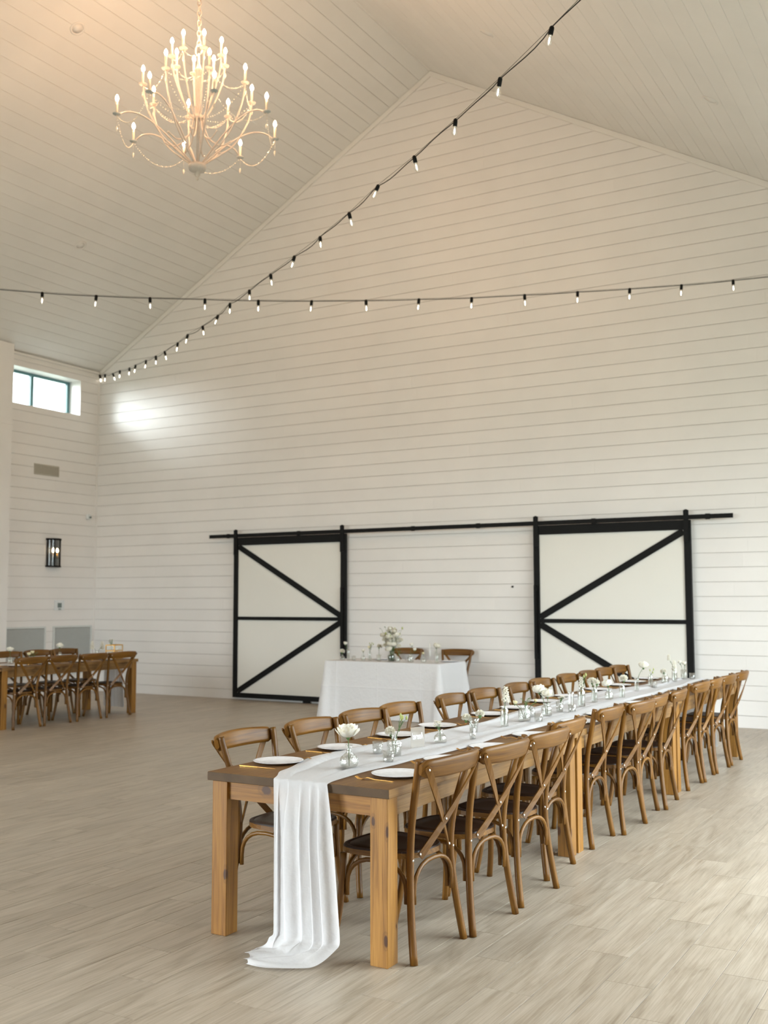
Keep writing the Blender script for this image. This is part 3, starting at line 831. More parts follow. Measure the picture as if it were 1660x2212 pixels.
# big knot on the near apron and knots on the legs (round inlays of dark heartwood, flush)
# ================================================================= CHAIR
def rr(w_, h_, r=.35, n=3):
    """rounded rectangle profile (half sizes)"""
    out = []
    rad = min(w_, h_)*r*2 if r <= .5 else min(w_, h_)
    rad = min(rad, w_, h_)
    for cx, cy, a0 in ((w_-rad, h_-rad, 0), (-w_+rad, h_-rad, 90), (-w_+rad, -h_+rad, 180), (w_-rad, -h_+rad, 270)):
        for k in range(n+1):
            a = radians(a0+90*k/n); out.append((cx+rad*cos(a), cy+rad*sin(a)))
    return out
def make_chair():
    c = empty('crossback_chair')
    # seat: rounded trapezoid, dished, with a groove ring
    out = []
    N = 44
    for i in range(N):
        a = 2*pi*i/N; ca, sa = cos(a), sin(a)
        ex = .62
        x = .205*math.copysign(abs(ca)**ex, ca); t = (x+.205)/.41
        hw = .218*(1-t)+.170*t
        y = hw*math.copysign(abs(sa)**ex, sa)
        out.append((x, y))
    b = MB()
    rings = [(1.0, .425), (1.0, .448), (.985, .4545), (.955, .4555), (.90, .4545), (.885, .4515), (.87, .4545), (.6, .4515), (.25, .449)]
    for sc, zz in rings:
        for x, y in out: b.v.append((x*sc, y*sc, zz))
    b.v.append((0, 0, .4485)); b.face(list(range(N))[::-1], None, 1)
    for r in range(len(rings)-1):
        for i in range(N):
            j = (i+1) % N
            uv = [(b.v[q][0]*1.0, b.v[q][1]+b.v[q][2]) for q in (r*N+i, r*N+j, (r+1)*N+j, (r+1)*N+i)]
            b.face((r*N+i, r*N+j, (r+1)*N+j, (r+1)*N+i), uv, 1 if r < 1 else 0, r > 1)
    for i in range(N):
        j = (i+1) % N; q = ((len(rings)-1)*N+i, (len(rings)-1)*N+j, len(rings)*N)
        b.face(q, [(b.v[k][0], b.v[k][1]) for k in q], 0, True)
    b.build('seat', [M['seat'], M['chair']], c)
    rear = {}
    for s in (-1, 1):
        p = smooth_path([(.246, s*.220, 0), (.224, s*.203, .15), (.208, s*.186, .30), (.202, s*.177, .44), (.214, s*.184, .58), (.243, s*.204, .71), (.270, s*.223, .82), (.284, s*.230, .880)], 3)
        MB().tube(p, lambda t: .0165+.0015*(1-t), 10, upv=(1, 0, 0)).build('rear_leg', M['chair'], c)
        p = smooth_path([(-.182, s*.243, 0), (-.163, s*.224, .12), (-.152, s*.208, .25), (-.148, s*.196, .425)], 3)
        MB().tube(p, .0165, 10, upv=(1, 0, 0)).build('front_leg', M['chair'], c)
    # top rail
    n = 18; path = []; ups = []
    for i in range(n+1):
        y = -.247+.494*i/n; u = y/.247
        path.append((.300+.054*(1-abs(u)**2.3), y, .842+.004*(1-u*u))); ups.append((.26, 0, .965))
    def rp(t):
        u = abs(2*t-1)
        e = 1.0 if u < .86 else sqrt(max(0.05, 1-((u-.86)/.145)**2))
        hh = (.047-.006*u*u)*(.45+.55*e); tt = (.0145+.004*u*u)*(.5+.5*e)
        return rr(tt, hh, .5, 3)
    MB().sweep(path, rp, ups=ups).build('top_rail', M['chair'], c)
    # crossed slats
    for s in (-1, 1):
        p = []
        for i in range(9):
            t = i/8
            y = s*(.230*(1-t)-.128*t); zz = .842*(1-t)+.438*t
            x = .332*(1-t)+.222*t+.012*sin(pi*t)+(.0045*s)*sin(pi*t)
            p.append((x, y, zz))
        q0 = Vector(p[0])+(Vector(p[0])-Vector(p[1])).normalized()*.018
        p = [tuple(q0)]+p
        tw = [(.84*(1-t)+t, s*(.85*(1-t)-.55*t), .2) for t in [0]+[i/8 for i in range(9)]]
        def sp(t):
            w_ = .0155*(.55 if t < .01 else 1)
            return [(w_, .0035), (-w_, .0035), (-w_, -.0035), (w_, -.0035)]
        sl = MB().sweep(p, sp, ups=tw, smooth=False).build('cross_slat', M['chair'], c)
        for q, dx in ((p[1], .007), (p[-1], .005))+(((p[6], .0045),) if s > 0 else ()):
            r_ = MB().lathe([(.0065, 0), (.0065, .0015), (.0045, .003), (.0001, .0035)], 10).build('rivet', M['chrome'], sl, (q[0]+dx-.002, q[1], q[2]+(.012 if q is p[-1] else 0)))
            r_.rotation_euler = (0, radians(75), 0)
    for s in (-1, 1):
        r_ = MB().lathe([(.0065, 0), (.0065, .0015), (.0045, .003), (.0001, .0035)], 10).build('rivet', M['chrome'], c, (.217, s*.178, .43)); r_.rotation_euler = (0, pi/2, 0)
        r_ = MB().lathe([(.0065, 0), (.0065, .0015), (.0045, .003), (.0001, .0035)], 10).build('rivet', M['chrome'], c, (.268, s*.231, .845)); r_.rotation_euler = (0, -pi/2, 0)
    # bent hoops under the seat
    def hoop(A, B, nm='brace_hoop'):
        A, B = Vector(A), Vector(B); p = []
        mid = (A+B)/2; hv = (A-B)/2
        p.append(tuple(A+Vector((0, 0, -.05)))); 
        for i in range(13):
            a = pi*i/12; ca = cos(a)
            w_ = math.copysign(abs(ca)**.8, ca)
            p.append(tuple(mid+hv*w_+Vector((0, 0, .122*abs(sin(a))**.9))))
        p.append(tuple(B+Vector((0, 0, -.05))))
        MB().sweep(p, rr(.0105, .0095, .5, 2), upv=tuple((A-B).cross(Vector((0, 0, 1)))), smooth=True).build(nm, M['chair'], c)
    hoop((.214, .164, .29), (.214, -.164, .29))
    hoop((-.145, .180, .29), (-.145, -.180, .29))
    for s in (-1, 1): hoop((-.125, s*.198, .29), (.182, s*.180, .29))
    return c
chair0 = make_chair(); index_kids(chair0)
first_used = [False]
def place_chair(x, y, rz, label, group):
    if not first_used[0]: first_used[0] = True; c = chair0
    else: c = copy_tree(chair0)
    c.location = (x, y, 0); c.rotation_euler = (0, 0, rz)
    tag(c, label, 'chair', group); return c
ENDN = ORD
R_FEET = [((1.055, .116), (1.081, .558)), ((1.109, .598), (1.138, 1.037)), ((1.121, 1.148), (1.147, 1.586)), ((1.046, 1.705), (1.041, 2.136)),
          ((1.018, 2.543), (1.011, 2.993)), ((1.069, 3.045), (1.087, 3.485)), ((1.064, 3.54), (1.035, 3.985)), ((1.082, 4.04), (1.05, 4.475)),
          ((1.027, 4.903), (1.034, 5.365)), ((1.049, 5.401), (1.025, 5.834)), ((1.035, 5.898), (1.049, 6.365)), ((1.05, 6.45), (1.05, 6.90))]
for i, (a, b) in enumerate(R_FEET):
    th = -math.atan2(b[0]-a[0], b[1]-a[1])
    cx, cy = (a[0]+b[0])/2-.235*cos(th), (a[1]+b[1])/2-.235*sin(th)
    place_chair(cx, cy, th, f'brown cross-back chair, {ORD[i]} from the near end, on right side of long table', 'chairs on the right side of the long table')
L_Y = [.53, 1.12, 1.71, 2.21, 3.0, 3.54, 4.18, 4.76, 5.43, 5.96, 6.45, 6.94]
for i, y in enumerate(L_Y):
    place_chair(.125+RND.uniform(-.012, .012), y+.01, pi+RND.uniform(-.03, .03), f'brown cross-back chair, {ORD[i]} from the near end, on left side of long table', 'chairs on the left side of the long table')
for i, y in enumerate([5.18, 5.68, 6.22, 6.77]):
    place_chair(-7.44, y, RND.uniform(-.05, .05), f'brown cross-back chair, {ORD[i]} from the picture edge, near side of left wall table', 'chairs on the near side of the left table')
for i, y in enumerate([5.95, 6.51, 7.01]):
    place_chair(-8.22, y, pi+RND.uniform(-.04, .04), f'brown cross-back chair, {ORD[i]} from the picture edge, far side of left wall table', 'chairs on the far side of the left table')
for x, lb in ((-4.128, 'left'), (-3.322, 'right')):
    place_chair(x, 9.175, pi/2+RND.uniform(-.05, .05), f'brown cross-back chair behind white clothed head table, {lb} of the pair', 'chairs behind the head table')

# ================================================================= RUNNERS
def interp(T, x):
    if x <= T[0][0]: return T[0][1]
    for (a, b), (c, d) in zip(T, T[1:]):
        if x <= c:
            t = (x-a)/(c-a); t = t*t*(3-2*t); return b+(d-b)*t
    return T[-1][1]
def make_runner(name, ox, oy, LEN, EL, ER, label, group, puddle=True, seed=1):
    """x across, y along; near end at oy, drop at the near and far end"""
    rnd = random.Random(seed); NU = 56; rows = []
    ph = [rnd.uniform(0, 6.28) for _ in range(12)]
    def fold(u, y, amp):
        f = 0
        for k, fr in enumerate((3.1, 5.3, 8.7, 13.0)):
            f += sin(6.283*fr*u*.5+ph[k]+.9*sin(y*1.3+ph[k+4])+y*(.35 if k % 2 else -.25))/(1+k*.55)
        return amp*(f*.5+.5*abs(f)*.3)
    # bunching of the cloth across its width (same threads all the way along)
    def us(u, y, s=.012): return u+s*sin(6.283*4*u+ph[5]+.5*y)+s*.7*sin(6.283*7*u+ph[6])
    def topz(u, y): return TH+.0035+max(0, fold(u, y, .0095)+.002)*(.35+.65*min(1, y/.25 if y < .25 else 1))
    def drop(end, flip):
        R = []
        x0, x1 = interp(EL, end), interp(ER, end)
        zs = [.757, .745, .70, .62, .52, .42, .32, .23, .16, .11, .075] if puddle else [.757, .745, .68, .56, .44, .32, .2, .12, .06]
        for k, zz in enumerate(zs):
            dep = min(1, (TH-zz)/.2); row = []
            xa = x0+(.011 if puddle else 0)*dep; xb = x1+.055*min(1, (TH-zz)/.66)
            for i in range(NU+1):
                u = i/NU; uu = us(u, 0, .018*dep+.008)
                f = (sin(6.283*(4.1*u+1.1*u*u)+ph[7])+.6*sin(6.283*8.6*u*(1.2-.3*u)+ph[8]+zz*1.5)+.4*sin(6.283*2.3*u+ph[4]-zz))*.45
                d = .014+.018*dep*(1+f)*.9 + .012*(1-abs(2*u-1))*dep
                xx = xa+(xb-xa)*uu+.017*dep*sin(6.283*5.2*u+ph[7]+1.3)+.006*dep*sin(6.283*11*u+ph[3])
                row.append((xx, end-flip*d, zz))
            R.append(row)
        return R
    near = drop(0, 1)
    if puddle:
        # the cloth turns on the floor and trails to the left
        base = near[-1]
        trail = []
        bz_ = lambda P, t: tuple(sum(c*q[k] for c, q in zip(((1-t)**3, 3*t*(1-t)**2, 3*t*t*(1-t), t**3), P)) for k in (0, 1))
        for k in range(1, 21):
            t = k/20; row = []
            for i in range(NU+1):
                u = i/NU; bx, by, bz = base[i]
                PLf = [(bx, by), (.405, -.055), (.350, -.015), (.345, -.095)]
                PRt = [(bx, by), (.765, -.150), (.600, -.285), (.455, -.245)]
                a_, b_ = bz_(PLf, t), bz_(PRt, t)
                # threads bunch unevenly between the two selvedges
                w_ = u; tx = a_[0]*(1-w_)+b_[0]*w_; ty = a_[1]*(1-w_)+b_[1]*w_
                tx = tx*1.0+.0*t; ty -= .030*sin(pi*u)*t
                wr_ = .5+.5*sin(15*u+ph[9]+2.5*t+2*sin(3*t))
                zz = .005+(bz-.005)*max(0, 1-t*2.6)**1.5+(.034*wr_+.014*(.5+.5*sin(27*u+5*t)))*(1-.55*t)*min(1, t*4)
                if t > .8: tx -= (.016*sin(17*u+ph[2])+.008*sin(41*u))*(t-.8)*5
                row.append((tx, ty, zz))
            trail.append(row)
        near = near+trail
    rows += near[::-1]
    for k in range(5):
        a = pi/2*(k+.5)/5.5
        x0, x1 = interp(EL, 0), interp(ER, 0)
        rows.append([(x0+(x1-x0)*us(i/NU, 0, .010), -.014*cos(a), .757+.0075*sin(a)+.002*sin(30*i/NU)) for i in range(NU+1)])
    ny = int(LEN/.05)
    for k in range(1, ny):
        y = LEN*k/ny; x0, x1 = interp(EL, y), interp(ER, y)
        row = []
        for i in range(NU+1):
            u = i/NU; xx = x0+(x1-x0)*us(u, y); xx += .012*sin(y*5.1+ph[3])*(1-u)+.009*sin(y*6.7+ph[2])*u
            row.append((xx, y, topz(u, y)))
        rows.append(row)
    rows.append([(interp(EL, LEN)+(interp(ER, LEN)-interp(EL, LEN))*us(i/NU, LEN), LEN+.008, .7645+.001*(i % 3)) for i in range(NU+1)])
    rows += drop(LEN, -1)
    b = MB(); n1 = NU+1
    for r in rows: b.v += [(p[0], p[1], p[2]) for p in r]
    for r in range(len(rows)-1):
        for i in range(NU): b.face((r*n1+i, r*n1+i+1, (r+1)*n1+i+1, (r+1)*n1+i), None, 0, True)
    o = b.build(name, M['sheer'], None, (ox, oy, 0))
    md = o.modifiers.new('s', 'SUBSURF'); md.levels = 1; md.render_levels = 1
    tag(o, label, 'table runner', group); return o
EL = [(0, .405), (.03, .375), (.16, .31), (.67, .20), (1.08, .18), (1.45, .262), (2.47, .30), (3.48, .255), (4.8, .19), (6.16, .33), (7.2, .33)]
ER = [(0, .70), (.365, .672), (.68, .705), (1.05, .742), (2.14, .738), (3.2, .77), (4.3, .72), (5.5, .74), (7.2, .70)]
make_runner('table_runner', 0, 0, LT*3, EL, ER, 'long sheer white runner spilling off the near end of long table', 'sheer runners')
make_runner('table_runner', -8.31, 7.25-2*LT, LT*2, [(0, .30), (1, .25), (3, .28), (4.8, .33)], [(0, .72), (1.5, .76), (3, .72), (4.8, .68)],
            'sheer white runner hanging off the left wall table', 'sheer runners', False, 5)

# ================================================================= PLATES AND CUTLERY
def place_me(name, mb, mat, bevel=0):
    return mb.mesh(name, mat)
plate_me = MB().lathe([(.0001, 0), (.075, 0), (.085, .003), (.122, .0115), (.127, .0135), (.1275, .0148), (.121, .0140), (.090, .0068), (.082, .0052), (.0001, .0045)], 40).mesh('plate', M['plate'])
def fork_mesh():
    b = MB(); p = smooth_path([(.095, 0, .002), (.05, 0, .003), (0, 0, .004), (-.035, 0, .010), (-.052, 0, .006), (-.066, 0, .002)], 3)
    b.sweep(p, lambda t: [( (.0045-.002*t)*sx_, .0014*sy_) for sx_, sy_ in ((1, 1), (-1, 1), (-1, -1), (1, -1))] if t < .7 else [((.0025+.009*(t-.7)/.3)*sx_, .001*sy_) for sx_, sy_ in ((1, 1), (-1, 1), (-1, -1), (1, -1))], smooth=False)
    for k in range(4):
        yk = -.0092+k*.00613
        b.sweep([(-.064, yk, .0022), (-.082, yk, .0035), (-.101, yk*.9, .0125)], [(.0013, .0008), (-.0013, .0008), (-.0013, -.0008), (.0013, -.0008)], smooth=False)
    return b
fork_me = fork_mesh().mesh('fork', M['gold'])
def knife_mesh():
    b = MB(); p = [(.105, 0, .0035), (.07, 0, .0035), (.03, 0, .0035), (0, 0, .003), (-.02, 0, .003), (-.06, 0, .003), (-.09, 0, .0025), (-.108, .003, .002)]
    wd = [.0035, .0045, .004, .003, .0075, .0085, .0065, .001]
    b.sweep(p, lambda t: [(wd[round(t*7)]*a, (.0022 if t < .5 else .0008)*c_) for a, c_ in ((1, 1), (-1, 1), (-1, -1), (1, -1))], smooth=False)
    return b
knife_me = knife_mesh().mesh('knife', M['gold'])
def setting(x, y, side, i, table='long table', z=TH, sidename='left', do=(1, 1, 1)):
    rz = 0 if side == 'L' else pi
    seat = f'{ORD[i]} from the near end' if table == 'long table' else f'{ORD[i]} from the picture edge'
    sf = -1 if side == 'R' else 1           # fork side along y
    where = f'{sidename} side of {table}'
    if table != 'long table': seat = f'{ORD[i]} from picture edge'
    if do[0]:
        p = put('dinner_plate', plate_me, None, (x, y, z+.0005)); tag(p, f'round white plate, {seat}, {where}', 'plate', 'white plates on the tables')
    if do[1]:
        f = put('fork', fork_me, None, (x+.0*sf+(.03 if side == 'L' else -.03), y+sf*.165, z), (pi if side == 'L' else 0)+RND.uniform(-.12, .12)); tag(f, f'gold fork by the plate, {seat}, {where}', 'fork', 'gold forks on the tables')
    if do[2]:
        k = put('table_knife', knife_me, None, (x, y-sf*.175, z), (pi if side == 'L' else 0)+RND.uniform(-.1, .1)); tag(k, f'gold knife by the plate, {seat}, {where}', 'knife', 'gold knives on the tables')
PLY = [.385, .96, 1.60, 2.13, 2.93, 3.44, 4.02, 4.56, 5.33, 5.9, 6.38, 6.85]
for i, y in enumerate(PLY): setting(.142, y, 'L', i)
for i, y in enumerate([.345, .86, 1.40, 1.99, 2.81, 3.31, 3.8, 4.25, 5.14, 5.65, 6.2, 6.75]): setting(.862, y, 'R', i, sidename='right')
for i, y in enumerate([5.21, 5.66, 6.22, 6.77]): setting(-7.45, y, 'R', i, 'left wall table', sidename='near')
for i, y in enumerate([5.95, 6.53, 7.0]): setting(-8.16, y, 'L', i, 'left wall table', sidename='far')

# ================================================================= FLOWERS AND GLASS
def vase_shape(kind, s=1.0):
    """outer profile (r, z) for glass vases, metres"""
    K = {
        'bulb': [(.022, 0), (.040, .012), (.048, .032), (.043, .052), (.026, .068), (.0145, .078), (.013, .100), (.019, .112)],
        'square': [(.028, 0), (.034, .004), (.037, .070), (.034, .078), (.016, .086), (.015, .103), (.021, .116)],
        'smallbottle': [(.030, 0), (.037, .006), (.037, .028), (.030, .042), (.014, .056), (.0125, .068), (.018, .076)],
        'tumbler': [(.026, 0), (.028, .003), (.030, .085)],
        'tall': [(.024, 0), (.027, .004), (.027, .100), (.024, .110), (.018, .116), (.018, .126), (.021, .130)],
        'tallthin': [(.019, 0), (.021, .004), (.021, .10), (.023, .12)],
        'jar': [(.033, 0), (.037, .005), (.037, .055), (.030, .068), (.022, .074), (.022, .084), (.026, .090)],
        'votive': [(.025, 0), (.027, .003), (.029, .060)],
        'votivetall': [(.022, 0), (.024, .003), (.024, .095)],
        'flare': [(.020, 0), (.022, .004), (.028, .06), (.034, .085)],
    }[kind]
    return [(r*s, z*s) for r, z in K]
def make_vase(kind, x, y, label, z=TH+.008, mat='glass', s=1.0, water=.5, group='glass bud vases', square=False, name='bud_vase', cat='vase'):
    pr = vase_shape(kind, s)
    inner = [(max(r-.0025, .001), zz if i else .004) for i, (r, zz) in enumerate(pr)][::-1]
    seg = 4 if False else 24
    o = MB().lathe([(.0001, 0)]+pr+inner+[(.0001, .004)], seg)
    if square:
        for i, v_ in enumerate(o.v):
            a = math.atan2(v_[1], v_[0]); r = math.hypot(v_[0], v_[1])
            k = 1 if v_[2] > pr[-3][1]-.002 else min(1/max(abs(cos(a)), abs(sin(a))), 1.25)
            o.v[i] = (v_[0]*k*.93, v_[1]*k*.93, v_[2])
    o = o.build(name, M[mat], None, (x, y, z)); o.rotation_euler = (0, 0, RND.uniform(0, 1.5))
    tag(o, label, cat, group)
    if water:
        top = pr[-1][1]*water; wp = [(max(r-.004, .001), zz+.005) for r, zz in pr if zz < top]
        rt_ = wp[-1][0]
        MB().lathe([(.0001, .005)]+wp+[(rt_, top), (.0001, top)], 20).build('water', M['water'], o)
    return o
def votive(x, y, label, tall=False, z=TH+.008, s=1.0):
    o = make_vase('votivetall' if tall else 'votive', x, y, label, z, 'ribbed', s, 0, 'glass votive candle holders', name='votive_holder', cat='candle holder')
    MB().lathe([(.0001, .005), (.018*s, .005), (.018*s, .018), (.0001, .017)], 16).build('candle', M['wax'], o)
    return o
def petal_fn(R, base, az, tilt, w_, curl, ruff=0., rr_=None):
    ca, sa = cos(az), sin(az)
    def f(u, v_):
        a = (v_-.5)*w_; t = u
        rad = R*sin(tilt*t+.15)*(1+curl*t*t); h = base+R*(1-cos(tilt*t*1.05))*1.1
        rad *= (1-.18*(2*v_-1)**2*t)
        rz = ruff*R*sin(9*v_+az*3)*t*t
        wf = .35+.65*sin(pi/2*min(1, t*1.5)); h -= R*.30*abs(2*v_-1)**2.2*t*t; x = rad*cos(az+a*wf); y = rad*sin(az+a*wf)
        return (x, y, h+rz)
    return f
def bloom(kind, R, rnd):
    b = MB()
    if kind == 'carnation':
        b.ball((0, 0, R*.7), R*.55, 10, 6)
        for k in range(54):
            zc = 1-1.45*(k+.5)/54; rr_ = sqrt(max(0, 1-zc*zc)); a = k*2.39996+rnd.uniform(-.2, .2)
            d = Vector((rr_*cos(a), rr_*sin(a), zc*.8)); t1 = d.orthogonal().normalized(); t2 = d.cross(t1).normalized()
            q = rnd.uniform(0, 6.28); e1 = t1*cos(q)+t2*sin(q); e2 = t2*cos(q)-t1*sin(q); Rk = R*rnd.uniform(.88, 1.06)
            b.patch(lambda u, v_: Vector((0, 0, R*.7))+d*Rk*(.35+.65*u)+e1*(v_-.5)*R*.85*(.3+.7*u)+e2*R*.13*u*sin(v_*11+k), 2, 6)
        return b
    if kind in ('rose', 'carnation', 'ranunculus'):
        b.ball((0, 0, R*.85), R*.66, 10, 6, sz=1.0)
        layers = {'rose': [(4, .72, 2.3, 2.2, .0, .06), (5, .86, 2.1, 1.9, .0, .08), (6, .98, 1.85, 1.7, .08, .12), (6, 1.10, 1.55, 1.6, .16, .15), (4, 1.22, 1.2, 1.5, .22, .16)],
                  'ranunculus': [(6, .6, 2.0, 1.6, 0, .02), (7, .8, 1.9, 1.6, 0, .03), (7, .95, 1.75, 1.6, .02, .03)],
                  'carnation': [(6, .55, 2.2, 1.2, .05, .22), (8, .75, 2.0, 1.1, .05, .25), (9, .9, 1.8, 1.0, .08, .25), (10, 1.0, 1.5, .9, .1, .25)]}[kind]
        if kind == 'rose':
            for k in range(20):
                zc = 1-.85*(k+.5)/20; rr_ = sqrt(max(0, 1-zc*zc)); a = k*2.39996
                d = Vector((rr_*cos(a), rr_*sin(a), zc)); e1 = Vector((-sin(a), cos(a), 0)); Rk = R*rnd.uniform(.74, .84)
                b.patch(lambda u, v_: Vector((0, 0, R*.78))+(d*(1-.25*abs(2*v_-1)**2)+Vector((0, 0, .10*u))).normalized()*Rk*(.55+.45*u)+e1*(v_-.5)*R*.8*u, 3, 4)
        for n, sc, tilt, w_, curl, ruff in layers:
            a0 = rnd.uniform(0, 6)
            for k in range(n):
                b.patch(petal_fn(R*sc, R*.05+rnd.uniform(0, .08)*R, a0+2*pi*k/n+rnd.uniform(-.1, .1), tilt+rnd.uniform(-.12, .1), w_, curl, ruff), 4, 5)
    return b
def flower(kind, base, head, label, R=.03, buds=0, mat='petal', group='white flowers in bud vases', name=None, cat='flower', leaves=2, seed=0):
    """base=(x,y,z) stem foot, head=(x,y,z) bloom centre"""
    rnd = random.Random(seed*31+int(head[1]*100))
    nm = name or {'rose': 'white_rose', 'carnation': 'white_carnation', 'ranunculus': 'ranunculus', 'stock': 'stock_flower', 'spray': 'flower_spray', 'buds': 'flower_buds', 'greens': 'green_sprig'}[kind]
    o = empty(nm, base, label=label, cat=cat, group=group)
    B = Vector(base); H = Vector(head)-B
    foot = Vector((0, 0, 0))
    mid = Vector((H.x*.30+rnd.uniform(-.004, .004), H.y*.30, H.z*.55))
    top = Vector((H.x, H.y, H.z-R*.5))
    MB().tube(smooth_path([foot, mid, top], 5), .0020, 6).build('stem', M['green'], o)
    if kind in ('rose', 'carnation', 'ranunculus'):
        b = bloom(kind, R, rnd).build('bloom', M[mat], o, (H.x, H.y, H.z-R*.75))
        b.rotation_euler = (rnd.uniform(-.3, .3), rnd.uniform(-.3, .3), rnd.uniform(0, 6))
        c = MB().lathe([(.002, -.012), (R*.20, -.004), (R*.42, .008), (R*.3, .012)], 8).build('calyx', M['green'], o, (H.x, H.y, H.z-R*.72))
    elif kind == 'stock':
        b = MB(); L_ = R*3.2
        for k in range(26):
            t = k/25; a = k*2.4; rr2 = R*.62*(1-.55*t)
            cx, cy, cz = rr2*cos(a), rr2*sin(a), -L_/2+L_*t
            for q in range(5):
                aa = 2*pi*q/5+a; pr_ = R*.36*(1-.4*t)
                b.patch(lambda u, v_, cx=cx, cy=cy, cz=cz, aa=aa, pr_=pr_, a=a: (cx+cos(a)*.004+pr_*u*cos(aa+(v_-.5)*1.1), cy+sin(a)*.004+pr_*u*sin(aa+(v_-.5)*1.1), cz+pr_*.7*u*sin(aa)+.003*sin(9*v_)), 2, 2)
            b.ball((cx*.8, cy*.8, cz), R*.28*(1-.4*t), 6, 4)
        b.build('blossoms', M[mat], o, tuple(H))
    elif kind in ('spray', 'buds', 'greens'):
        n = buds or 9
        for k in range(n):
            a = rnd.uniform(0, 6.28); q = R*rnd.uniform(.3, 1.0)
            e = Vector((H.x+q*cos(a), H.y+q*sin(a), H.z+rnd.uniform(-.5, .6)*R))
            MB().tube(smooth_path([Vector((H.x*.5, H.y*.5, H.z*.62)), (e+mid)/2+Vector((0, 0, .01)), e], 3), .0011, 5).build('twig', M['green'], o)
            bb_ = MB()
            if kind == 'spray':
                for q5 in range(5):
                    aa = 2*pi*q5/5; bb_.patch(lambda u, v_, aa=aa: (.0125*u*cos(aa+(v_-.5)*1.1), .0125*u*sin(aa+(v_-.5)*1.1), .005*u), 2, 2)
                bb_.ball((0, 0, .001), .0045, 6, 4); bb_.build('floret', M[mat], o, tuple(e))
            elif kind == 'buds':
                bb_.lathe([(.001, -.009), (.006, -.002), (.0065, .006), (.002, .015)], 8); bb_.build('bud', M['bud'], o, tuple(e))
            else:
                bb_.patch(lambda u, v_, a=a: (.026*u*cos(a)+.006*(v_-.5)*sin(pi*u)*-sin(a)*2, .026*u*sin(a)+.006*(v_-.5)*sin(pi*u)*cos(a)*2, .012*u), 4, 2); bb_.build('leaf', M['green'], o, tuple(e))
    for k in range(leaves):
        t = .5+.3*k; p = foot.lerp(top, t); a = rnd.uniform(0, 6.28)
        MB().patch(lambda u, v_, a=a: (.024*u*cos(a)-.008*(v_-.5)*sin(pi*u)*sin(a), .024*u*sin(a)+.008*(v_-.5)*sin(pi*u)*cos(a), .012*u-.01*u*u), 4, 2).build('leaf', M['green'], o, tuple(p))
    return o
ZT = TH+.008
FB = .012
def F(kind, bx, by, head, label, **k): return flower(kind, (bx, by, ZT+FB), head, label, **k)

# --- long table, near to far
make_vase('bulb', .574, .37, 'round cut-glass bud vase nearest the draped end', mat='cut', s=1.0)
F('rose', .574, .37, (.574, .36, .945), 'large white rose in the round vase nearest the table end', R=.042)
votive(.43, .885, 'ribbed glass votive left of the square cut-glass vase')
votive(.649, .62, 'ribbed glass votive in front of the square cut-glass vase')
make_vase('square', .563, .83, 'square diamond-cut glass vase beside two votives', mat='cut', square=True)
F('carnation', .560, .83, (.545, .82, .900), 'cream-white carnation in the square cut-glass vase', R=.027, mat='petal')
F('buds', .568, .83, (.622, .82, .965), 'green lisianthus buds rising above the square vase', R=.022, buds=4)
make_vase('smallbottle', .535, 1.41, 'small squat glass bottle vase behind the acrylic sign')
F('spray', .535, 1.41, (.523, 1.40, .872), 'tiny white spray in the squat glass bottle', R=.024, buds=9)
make_vase('flare', .500, 1.93, 'tall pressed-glass vase with two carnations', mat='ribbed', s=1.05)
F('carnation', .497, 1.93, (.462, 1.90, .858), 'left of two white carnations in pressed-glass vase', R=.031)
F('carnation', .503, 1.93, (.548, 1.92, .885), 'right of two white carnations in pressed-glass vase', R=.029)
votive(.640, 1.62, 'tall clear votive before the pressed-glass vase', True, s=.75)
make_vase('tall', .543, 2.30, 'tall square glass bottle with white stock flower', water=.7)
F('stock', .543, 2.30, (.558, 2.29, .975), 'tall white stock flower in the bottle mid table', R=.029)
make_vase('jar', .531, 2.66, 'wide textured glass jar with yellow ranunculus', mat='cut', s=1.15)
F('ranunculus', .525, 2.66, (.470, 2.64, .890), 'pale yellow ranunculus leaning left from textured jar', R=.017, mat='cream')
F('ranunculus', .537, 2.66, (.597, 2.70, .903), 'pale yellow ranunculus leaning right from textured jar', R=.014, mat='cream')
F('greens', .531, 2.66, (.543, 2.66, .905), 'green sprig in the textured glass jar', R=.025, buds=8)
votive(.47, 2.93, 'glass votive behind the textured jar')
votive(.648, 2.62, 'glass votive in front of the textured jar')
make_vase('jar', .548, 3.02, 'clear glass jar vase holding two roses', s=1.0)
F('rose', .543, 3.02, (.500, 3.01, .950), 'left of two white roses in glass jar', R=.036)
F('rose', .553, 3.02, (.556, 3.02, .925), 'right of two white roses in glass jar', R=.033)
make_vase('tumbler', .531, 3.32, 'short pressed-glass tumbler with tiny white blossoms', mat='ribbed', s=.9)
F('spray', .531, 3.32, (.552, 3.31, .868), 'cluster of tiny white blossoms in pressed tumbler', R=.028, buds=12)
make_vase('tallthin', .516, 3.60, 'slim empty clear glass cylinder beside tiny votive', water=0, s=1.05)
votive(.629, 3.31, 'small glass votive beside slim glass cylinder')
make_vase('tall', .544, 3.75, 'tall clear bottle with stock and yellow buds', s=1.1, water=.7)
F('stock', .540, 3.75, (.548, 3.74, .955), 'white stock flower in the tall clear bottle', R=.024)
F('buds', .550, 3.75, (.580, 3.74, 1.005), 'yellow green buds rising from the tall clear bottle', R=.022, buds=4)
make_vase('tall', .51, 4.15, 'glass bottle with a wide white carnation', s=.9, water=.6)
F('carnation', .505, 4.15, (.500, 4.14, .935), 'wide white carnation in the glass bottle', R=.036)
F('carnation', .515, 4.15, (.535, 4.14, .925), 'second white carnation tucked behind the wide one', R=.030)
make_vase('jar', .538, 4.43, 'low glass jar with single round rose', s=.9)
